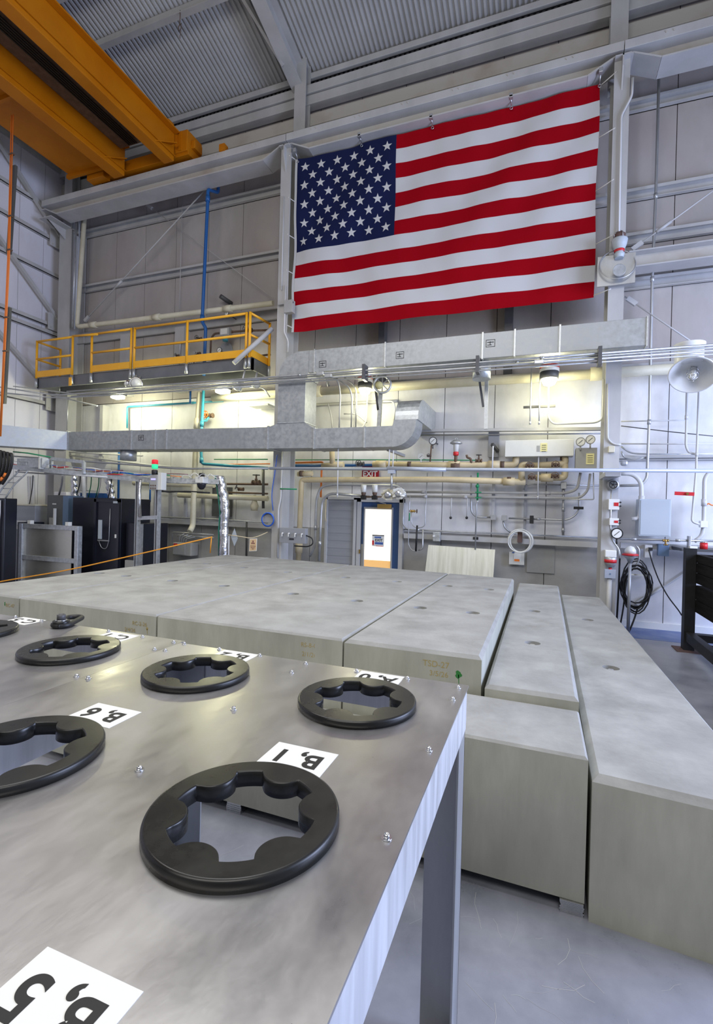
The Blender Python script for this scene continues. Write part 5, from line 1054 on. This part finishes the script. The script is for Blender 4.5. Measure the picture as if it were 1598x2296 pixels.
# strut frame posts
ps = thing('equipment_stand', 'slotted steel strut frame of two tall posts right of the racks', 'frame', (-6.9, 7.3, 0))
for px, w in ((309, .07), (354, .075)): a = W(px, 1072, 7.3); MB().box(a.x - w / 2, a.x + w / 2, 7.28, 7.36, 0, a.z).build('post', 'galvanised', ps); MB().box(a.x - w * .16, a.x + w * .16, 7.274, 7.28, .1, a.z - .03).build('slot_row', 'dark_steel', ps)
a, b = W(309, 1162, 7.3), W(354, 1160, 7.3); MB().bar(a, b, .06, .07).build('crossbar', 'galvanised', ps)
MB().tube([W(315, 1074, 7.25), W(312, 1120, 7.24), W(314, 1160, 7.25)], .03, 10).build('foil_sleeve', 'foil', ps)
bx('thin_post', 'steel_paint', *(lambda p: (p.x - .025, p.x + .025, 7.9, 7.95, 0, p.z))(W(326, 1172, 7.9)), label='thin grey post between the two strut posts', cat='post')
# stack light with its controller
c = W(350, 1084, 7.2); t = thing('stack_light', 'red over green stack light on a grey controller box', 'light', c)
MB().box(c.x - .12, c.x + .06, 7.16, 7.26, c.z - .12, c.z + .16, .008).build('controller', 'box_grey', t); MB().box(c.x + .06, c.x + .15, 7.17, 7.30, c.z - .12, c.z + .20, .006).build('relay_box', 'panel_light', t)
bx('display', 'led_violet', c.x - .08, c.x + .02, 7.15, 7.16, c.z + .06, c.z + .09, t)
for k in range(6): MB().cyl((c.x - .08 + (k % 3) * .05, 7.16, c.z - .04 - (k // 3) * .05), (c.x - .08 + (k % 3) * .05, 7.15, c.z - .04 - (k // 3) * .05), .013, 8).build('button', 'rust_plate', t)
for nm, m, h in (('socket', 'cable_black', .16), ('green_lens', 'led_green', .27), ('red_lens', 'led_red', .35)): MB().lathe([(.045, 0), (.055, .01), (.055, .08), (.045, .09)], (c.x - .04, 7.2, c.z + h), n=16).build(nm, m, t)
# dome camera
c = W(452, 1080, 7.6); t = thing('dome_camera', 'white dome camera with black globe under the right cable tray', 'camera', c); MB().box(c.x - .09, c.x + .09, 7.52, 7.68, c.z - .03, c.z + .09, .01).build('housing', 'panel_light', t); MB().lathe([(.085, -.03), (.085, -.05), (.07, -.10), (.04, -.14), (.01, -.15)], (c.x, 7.6, c.z), n=18).build('globe', 'rack_black', t); MB().box(c.x - .04, c.x + .04, 7.57, 7.63, c.z + .09, c.z + .16).build('mount', 'cable_black', t)
pipe('cable', 'black cable sagging from the stack light to the dome camera', 'cable', [W(355, 1096, 7.3), W(372, 1104, 7.5), W(420, 1101, 7.6), W(468, 1105, 7.7)], .012, 'cable_black', .2)
# foil wrapped duct
t = thing('foil_duct', 'crumpled silver foil wrapped duct standing behind the slabs', 'duct', W(500, 1246, 7.9)); q = line(7.9, (494, 1068), (497, 1090), (503, 1120), (504, 1150), (502, 1190), (501, 1262)); q.append(Vector((q[-1].x, 7.9, 0))); Q = []
for a, b in zip(q, q[1:]):
    for i in range(6): Q.append(a.lerp(b, i / 6) + Vector((random.uniform(-.006, .006), random.uniform(-.008, .008), 0)))
MB().tube(Q, [.088 + random.uniform(-.008, .008) for _ in Q], 18).build('wrap', 'foil', t); MB().tube([p + Vector((-.10, -.03, 0)) for p in Q[::6]], .010, 6).build('teal_cable', 'pipe_teal', t); MB().tube([p + Vector((-.075, -.06, 0)) for p in Q[::6]], .007, 6).build('teal_cable', 'pipe_green', t)
for px, lab in ((300, 'pale thin pipe standing left of the strut posts'),): pass
# rope barrier with signs
pipe('barrier_rope', 'orange barrier rope rising from the left edge to the foil duct', 'rope', [W(-60, 1317, 6.0), W(0, 1304, 6.2), W(150, 1279, 6.6), W(300, 1245, 7.1), W(476, 1204, 7.75)], .012, 'orange_rope', .4)
pipe('barrier_rope', 'loose orange rope end hanging left of the foil duct', 'rope', [W(474, 1205, 7.75), W(471, 1240, 7.75)], .011, 'orange_rope', 0)
pipe('barrier_rope', 'pale yellow rope sagging from the foil duct to the column', 'rope', [W(511, 1199, 7.9), W(540, 1203, 8.0), W(561, 1207, 8.1), W(578, 1203, 8.3), W(600, 1193, 8.48)], .008, 'beige_pipe', .3)
t = thing('rope_stanchion', 'thin pale post of the rope barrier beside the foil duct', 'post', W(512, 1246, 7.95)); a = W(513, 1198, 7.95); MB().tube([(a.x, a.y, 0), (a.x, a.y, a.z)], .016, 8).build('post', 'white_conduit', t)
c = W(525, 1206, 8.0); t = thing('blank_sign', 'blank grey square sign hanging on its corner by the foil duct', 'sign', c); MB().prism([c + Vector(p) for p in ((0, 0, .18), (.075, 0, -.01), (.005, 0, -.16), (-.075, 0, .02))], (0, .006, 0)).build('plate', 'panel_bluegrey', t)
c = W(567, 1222, 8.1); t = thing('hazard_sign', 'tan radiation warning sign with trefoil hanging from the rope', 'sign', c); sl = .012
MB().prism([c + Vector(p) for p in ((-.075, 0, -.115), (.07, 0, -.10), (.075, 0, .12), (-.07, 0, .105))], (0, .006, 0)).build('card', 'paper_tan', t); MB().prism([c + Vector(p) + Vector((0, .002, 0)) for p in ((-.085, 0, -.125), (.08, 0, -.11), (.085, 0, .13), (-.08, 0, .115))], (0, .004, 0)).build('border', 'label_white', t)
mb = MB(); o_ = c + Vector((0, -.002, .045))
for k in range(3):
    an = math.pi / 2 + k * 2.0944 + math.pi / 3 * 0; P = [o_ + Vector((math.cos(a) * r_, 0, math.sin(a) * r_)) for r_, a in ((.012, an - .5), (.036, an - .5), (.038, an), (.036, an + .5), (.012, an + .5))]; mb.prism(P, (0, .001, 0))
mb.lathe([(.008, 0), (.008, .001)], o_, (0, -1, 0), 10); mb.build('trefoil', 'magenta_ink', t)
text('CAUTION', .026, 'lettering', 'magenta_ink', c + Vector((0, -.002, -.022)), (1, 0, 0), (0, 0, 1), t); text('RADIATION', .018, 'lettering', 'magenta_ink', c + Vector((0, -.002, -.052)), (1, 0, 0), (0, 0, 1), t); text('AREA', .018, 'lettering', 'magenta_ink', c + Vector((0, -.002, -.076)), (1, 0, 0), (0, 0, 1), t)

# ================================================================ black bin on a steel frame at the right edge
bn = thing('black_bin', 'black timber-sided bin on a steel stand at the right edge', 'bin', (2.4, 6.5, 0))
BX0, BX1, BY0, BY1 = 1.93, 3.3, 4.6, 8.2
for x, y in ((BX0, BY1), (BX1, BY1), (BX0, BY0), (BX1, BY0)):
    MB().box(x, x + .13, y - .14, y, 0, 1.44).build('post', 'bin_steel', bn); MB().box(x - .1, x + .24, y - .24, y + .08, 0, .012).build('foot_plate', 'rust_plate', bn)
for k, (a, b) in enumerate(((.56, .73), (.735, .93), (.96, 1.10), (1.105, 1.24), (1.245, 1.36))):
    MB().box(BX0 + .12, BX0 + .2, BY0 - .1, BY1 - .14, a, b, .006).build('side_board', 'wood_black', bn); MB().box(BX0 + .2, BX1, BY1 - .22, BY1 - .14, a, b, .006).build('end_board', 'wood_black', bn)
MB().box(BX0 + .2, BX1, BY0, BY1 - .2, .53, .56).build('base_board', 'wood_black', bn)
MB().box(BX0 + .02, BX0 + .12, BY0, BY1 - .14, .14, .27, .004).build('bottom_rail', 'bin_steel', bn); MB().box(BX0 + .14, BX1, BY1 - .14, BY1, .14, .24, .004).build('bottom_rail', 'bin_steel', bn)
MB().box(BX0 + .05, BX0 + .14, BY1 - .12, BY1 - .05, 1.44, 1.47).build('paper_scrap', 'label_white', bn)
pipe('power_cord', 'black cord lying on the floor under the black bin', 'cord', [(2.2, 8.75, .012), (2.5, 8.3, .012), (3.2, 7.9, .012), (3.8, 7.9, .012)], .011, 'cable_black', .2)
# ================================================================ concrete shielding blocks
def polyfill(mb, loops, z, up=True):
    """flat face with holes: loops[0] outside, others holes; returns vertex rings"""
    t = bmesh.new(); rings = []; E = []
    for L in loops:
        vs = [t.verts.new((x, y, z)) for x, y in L]; rings.append(vs)
        for i in range(len(vs)): E.append(t.edges.new((vs[i], vs[(i + 1) % len(vs)])))
    bmesh.ops.triangle_fill(t, use_beauty=True, use_dissolve=False, edges=E)
    mp = {v: mb.v(v.co.copy()) for v in t.verts}
    for f in t.faces: mb.f([mp[v] for v in f.verts])
    out = [[mp[v] for v in r] for r in rings]; t.free(); return out
def circ(x, y, r, n=28): return [(x + r * math.cos(2 * math.pi * k / n), y + r * math.sin(2 * math.pi * k / n)) for k in range(n)]
def block(lab, corners, z0, z1, ch=.022, holes=(), group='concrete blocks on the floor'):
    """corners: front-left, front-right, back-right, back-left (x, y)"""
    cx = sum(c[0] for c in corners) / 4; cyy = sum(c[1] for c in corners) / 4
    t = thing('concrete_block', lab, 'block', (cx, cyy, z0), group)
    def inset(d): 
        sx = [1, -1, -1, 1]; sy = [1, 1, -1, -1]; return [(c[0] + d * sx[i], c[1] + d * sy[i]) for i, c in enumerate(corners)]
    mb = MB(); mb.use('concrete')
    loops = [inset(ch)] + [circ(x, y, .062) for x, y in holes]
    R = polyfill(mb, loops, z1)
    A = R[0]; B = [mb.v((x, y, z1 - ch)) for x, y in inset(0)]; Cb = [mb.v((x, y, z0)) for x, y in inset(0)]
    for i in range(4):
        j = (i + 1) % 4; mb.use('concrete'); mb.f([A[i], A[j], B[j], B[i]]); mb.use('concrete_streaked'); mb.f([B[i], B[j], Cb[j], Cb[i]])
    mb.f(Cb); mb.use('concrete')
    for r in R[1:]:
        D = [mb.v((v.co.x, v.co.y, z1 - .045)) for v in r]
        for i in range(len(r)): mb.f([r[i], r[(i + 1) % len(r)], D[(i + 1) % len(r)], D[i]])
        mb.f(D)
    mb.build('slab', None, t)
    for x, y in holes: MB().cyl((x, y, z1 - .045), (x, y, z1 - .012), .02, 12).build('lifting_pin', 'leg_steel', t)
    return t
Z = .96; YB0 = 3.13
bA = block('narrow tall slab at the right of the four, edge lit blue', [(-1.235, YB0), (-.315, YB0), (-.315, 7.12), (-1.235, 7.22)], .06, Z, holes=[(-1.02, 4.48), (-.54, 4.48), (-1.03, 5.97), (-.54, 5.95)])
bB = block('wide tall slab second from the right, nearest the door', [(-2.864, YB0 + .02), (-1.247, YB0), (-1.247, 7.24), (-2.864, 7.42)], .06, Z, .014, [(-2.39, 4.57), (-1.66, 4.52), (-2.37, 6.0), (-1.67, 6.0)])
bC = block('wide tall slab third from the right, left of the long dark joint', [(-4.486, YB0 + .04), (-2.88, YB0 + .02), (-2.88, 7.44), (-4.49, 7.66)], .06, Z, .014, [(-4.04, 4.67), (-3.30, 4.65), (-4.05, 6.18), (-3.27, 6.08)])
bD = block('narrow tall slab at the far left end of the four', [(-5.44, YB0 + .06), (-4.502, YB0 + .04), (-4.502, 7.68), (-5.44, 7.70)], .06, Z, .014, [(-5.24, 4.72), (-4.78, 4.70), (-5.27, 6.3), (-4.80, 6.3)])
bE = block('long low block with two lifting holes right of the tall slabs', [(-.29, 3.10), (.238, 3.10), (.288, 7.95), (-.285, 7.95)], .06, .80, holes=[(-.03, 4.28), (-.03, 5.70)])
bF = block('short flat block in front, standing on stacked shims', [(-.74, 2.515), (.238, 2.50), (.238, 3.085), (-.74, 3.10)], .06, .735, .012)
bH = block('low block seen through the nearest black ring', [(-3.4, 2.55), (-.755, 2.515), (-.755, 3.10), (-3.4, 3.11)], .06, .48, .012)
bG = block('rightmost long low block reaching out to the right edge', [(.255, 2.48), (.98, 2.42), (.865, 7.97), (.305, 7.97)], .0, .67, .03, [(.55, 4.30), (.54, 6.17)])
# shims
def shim(x, y, lab, n=9, w=.10):
    t = thing('shim_stack', lab, 'shims', (x, y, 0), 'shims under the concrete blocks')
    for k in range(n): MB().box(x - w / 2 + random.uniform(-.004, .004), x + w / 2 + random.uniform(-.004, .004), y, y + .16, k * .06 / n, (k + .86) * .06 / n).build('shim', 'bright_steel', t)
shim(.185, 2.49, 'stack of thin metal shims at the right corner of the short block'); shim(-1.69, 2.53, 'stack of shims seen through the nearest black ring', 5)
for k, (x, y) in enumerate(((-5.2, 3.3), (-4.7, 7.3), (-3.7, 7.1), (-2.1, 3.3), (-2.2, 6.9), (-.8, 6.8), (0, 3.3), (0, 7.6), (-3.2, 2.7), (-.5, 3.3), (-4.2, 3.4))): shim(x, y, 'stack of metal shims hidden under the concrete blocks', 3, .2)
# faded crayon numbers and green paint drips on the block fronts
def note(parent, x, y, z, s, sz): text(s, sz, 'crayon_note', 'crayon', (x, y - .0012, z), (1, 0, 0), (0, 0, 1), parent, .0002)
note(bA, -.60, YB0, .875, 'TSD-27', .055); note(bA, -.58, YB0, .815, '3/5/26', .048); note(bB, -1.45, YB0 + .004, .885, 'RS-8-C24-27', .045); note(bB, -1.50, YB0 + .004, .82, '2/1/26', .045); note(bC, -3.05, YB0 + .02, .87, 'RC-2-26', .045); note(bC, -3.15, YB0 + .02, .81, '2/4/26', .045); note(bD, -4.62, YB0 + .04, .87, 'RC-47', .045)
def drip(parent, x, y, z, s, m='green_ink'):
    mb = MB(); P = [(x + s * (1 + .25 * math.sin(5 * a + x * 9)) * math.cos(a) * .8, y - .001, z + s * (1 + .2 * math.cos(3 * a)) * math.sin(a)) for a in [k * math.pi / 9 for k in range(18)]]; mb.prism(P, (0, .0008, 0)); mb.prism([(x - .003, y - .001, z), (x + .003, y - .001, z), (x + .006, y - .001, z - s * 3.4), (x + .003, y - .001, z - s * 3.4)], (0, .0008, 0)); mb.build('paint_drip', m, parent)
drip(bA, -.455, YB0, .83, .024); drip(bB, -1.345, YB0 + .004, .83, .016); drip(bC, -2.97, YB0 + .02, .84, .013, 'crayon'); drip(bD, -4.69, YB0 + .045, .88, .018)

# ================================================================ metal tables with black rings
TZ = 1.25
RC = [(-.517, 1.43), (-1.127, 1.437), (-1.755, 1.45), (-.516, .808), (-1.135, .806), (-2.385, 1.46), (-.516, .176), (-1.135, .176)]
def table(lab, x0, x1, y0, y1, holes):
    t = thing('metal_table', lab, 'table', ((x0 + x1) / 2, (y0 + y1) / 2, 0), 'ring tables')
    mb = MB(); loops = [[(x0, y0), (x1, y0), (x1, y1), (x0, y1 + (.0))]] + [circ(x, y, .165, 40) for x, y in holes]
    R = polyfill(mb, loops, TZ)
    t2 = [[mb.v((v.co.x, v.co.y, TZ - .006)) for v in r] for r in R]
    for r, q in zip(R, t2):
        for i in range(len(r)): mb.f([r[i], r[(i + 1) % len(r)], q[(i + 1) % len(r)], q[i]])
    L2 = [[(v.co.x, v.co.y) for v in r] for r in t2]; polyfill(mb, L2, TZ - .006)
    bmesh.ops.remove_doubles(mb.bm, verts=mb.bm.verts[:], dist=1e-5)
    mb.build('table_top', 'brushed_aluminium', t)
    h = .132; hs = .20
    for a, b in (((x1 - .003, y0), (x1 - .003, y1)), ((x0 + .003, y0), (x0 + .003, y1))):
        hh = hs if abs(a[0] + 1.457) < .05 else h; MB().box(a[0] - .003, a[0] + .003, a[1], b[1] - .05, TZ - hh, TZ - .006).build('side_apron', 'apron_steel', t)
    for y in (y0 + .003, y1 - .003): MB().box(x0 + .006, x1 - .006, y - .003, y + .003, TZ - h, TZ - .006).build('end_apron', 'apron_steel', t)
    for sx, x in ((1, x1), (-1, x0)):
        for sy, y in ((1, y1), (-1, y0)):
            m_ = MB(); xa, xb = sorted((x - sx * .008, x - sx * .138)); ya, yb = sorted((y - sy * .008, y - sy * .014)); m_.box(xa, xb, ya, yb, 0, TZ - .007)
            xa, xb = sorted((x - sx * .008, x - sx * .014)); ya, yb = sorted((y - sy * .008, y - sy * .138)); m_.box(xa, xb, ya, yb, 0, TZ - .007); m_.build('leg', 'leg_steel', t)
    return t
ta = table('near metal table with the labelled black rings in the foreground', -1.4568, -.217, -.13, 1.742, [c for c in RC if c[0] > -1.4])
tb = table('second metal table adjoining at the left with two visible rings', -2.72, -1.4575, -.13, 1.775, [c for c in RC if c[0] < -1.4])
def screw(parent, x, y):
    o = MB().lathe([(.010, 0), (.010, .002)], (x, y, TZ), n=14).build('washer', 'bright_steel', parent); MB().lathe([(.0062, .002), (.0062, .007), (.005, .009), (.0035, .009), (.0035, .006)], (x, y, TZ), n=6).build('screw_head', 'bright_steel', o)
for x, y in ((-.247, 1.70), (-.247, 1.586), (-.247, 1.225), (-.248, .865), (-.835, 1.715), (-.835, 1.60), (-.835, 1.238), (-.832, .87), (-.43, 1.715), (-.625, 1.715), (-1.048, 1.728), (-1.246, 1.731), (-1.429, 1.734), (-1.43, 1.62), (-1.433, 1.255), (-.25, .5), (-1.43, .87)): screw(ta, x, y)
for x, y in ((-1.487, 1.735), (-1.484, 1.618), (-1.483, 1.252), (-1.673, 1.747), (-1.881, 1.752), (-2.332, 1.76), (-2.53, 1.765), (-1.485, .87)): screw(tb, x, y)
# black lobed ring
def ring_obj(parent_label):
    t = thing('port_ring', parent_label, 'ring', (0, 0, 0), 'black lobed rings on the metal tables')
    n = 216; Ro = .183; h = .022; ch = .006; mb = MB(); prof = []
    def rin(a):
        f = (a - math.radians(28) + math.pi / 6) % (math.pi / 3) - math.pi / 6; q = .047 ** 2 - (.151 * math.sin(f)) ** 2   # six round bumps
        return min(.138, .151 * math.cos(f) - math.sqrt(q)) if q > 0 else .138
    def layer(rf, z): return [mb.v((rf(2 * math.pi * k / n) * math.cos(2 * math.pi * k / n), rf(2 * math.pi * k / n) * math.sin(2 * math.pi * k / n), z)) for k in range(n)]
    Ls = [layer(lambda a: Ro, 0), layer(lambda a: Ro, h - ch), layer(lambda a: Ro - ch * .3, h - ch * .3), layer(lambda a: Ro - ch, h), layer(lambda a: rin(a) + .003, h), layer(lambda a: rin(a), h - .003), layer(lambda a: rin(a), -.012), layer(lambda a: .160, -.012), layer(lambda a: .160, 0)]
    for i in range(len(Ls)):
        A, B = Ls[i], Ls[(i + 1) % len(Ls)]
        for k in range(n): mb.f([A[k], A[(k + 1) % n], B[(k + 1) % n], B[k]], i not in (3, 6, 7, 8))
    mb.build('ring', 'black_plastic', t); return t
labs = ['black ring by label A, 0 at the right rear corner', 'black ring by label B, 2 at the rear of the table', 'black ring by label C, 1 near the bolted lifting link', 'nearest black ring, by label B, 1, with floor visible through it', 'black ring by label B, 6 cut by the left edge', 'black ring at the far left, cut by the left edge', 'black ring below label B, 5 under the bottom edge', 'black ring at the lower left beyond the frame']
r0 = ring_obj(labs[3]); r0.location = (RC[3][0], RC[3][1], TZ)
for i in (0, 1, 2, 4, 5, 6, 7): dup(r0, (RC[i][0], RC[i][1], TZ), labs[i])
# white number labels, read from the far side
def label(s, x, y, w=.165, h=.115, rot=0.0):
    q = thing('number_label', 'white label reading %s stuck on the metal table' % s, 'label', (x, y, TZ), 'white number labels')
    MB().box(x - w / 2, x + w / 2, y - h / 2, y + h / 2, TZ, TZ + .0006).build('sticker', 'label_white', q)
    text(s, .082, 'lettering', 'ink', (x - .002, y + .002, TZ + .0009), (-1, 0, 0), (0, -1, 0), q, .0002, .0022)
label('A, 0', -.527, 1.673); label('B, 1', -.529, 1.056); label('B, 2', -1.139, 1.68); label('B, 6', -1.145, 1.056); label('C, 1', -1.78, 1.698); label('C, 5', -2.41, 1.725); label('B, 5', -.524, .420)
# lifting link with bolt on the second table
p = Vector((-2.13, 1.70, TZ)); t = thing('lifting_link', 'black forged lifting link with bolt on the second table', 'link', p)
mb = MB(); L = []
for k in range(29):
    a = math.pi * k / 14; L.append(p + Vector((-.05, 0, .014)) + Vector((math.cos(a) * .034 + (-.10 if math.cos(a) < 0 else .03) * 1, math.sin(a) * .036, 0)))
ang = math.radians(-62); L = [p + Matrix.Rotation(ang, 3, 'Z') @ (q - p) for q in L]; mb.tube(L + [L[1]], .0125, 10); mb.build('link', 'cable_black', t)
b0 = p + Matrix.Rotation(ang, 3, 'Z') @ Vector((-.012, 0, 0))
MB().lathe([(.036, .02), (.038, .026), (.036, .034)], b0, n=20).build('swivel', 'black_plastic', t); MB().lathe([(.026, .034), (.026, .038)], b0, n=20).build('washer', 'bright_steel', t)
MB().lathe([(.019, .038), (.019, .062), (.014, .064), (.012, .058)], b0, n=18).build('bolt_head', 'dark_steel', t); MB().lathe([(.03, 0), (.03, .02)], b0, n=18).build('base', 'cable_black', t)
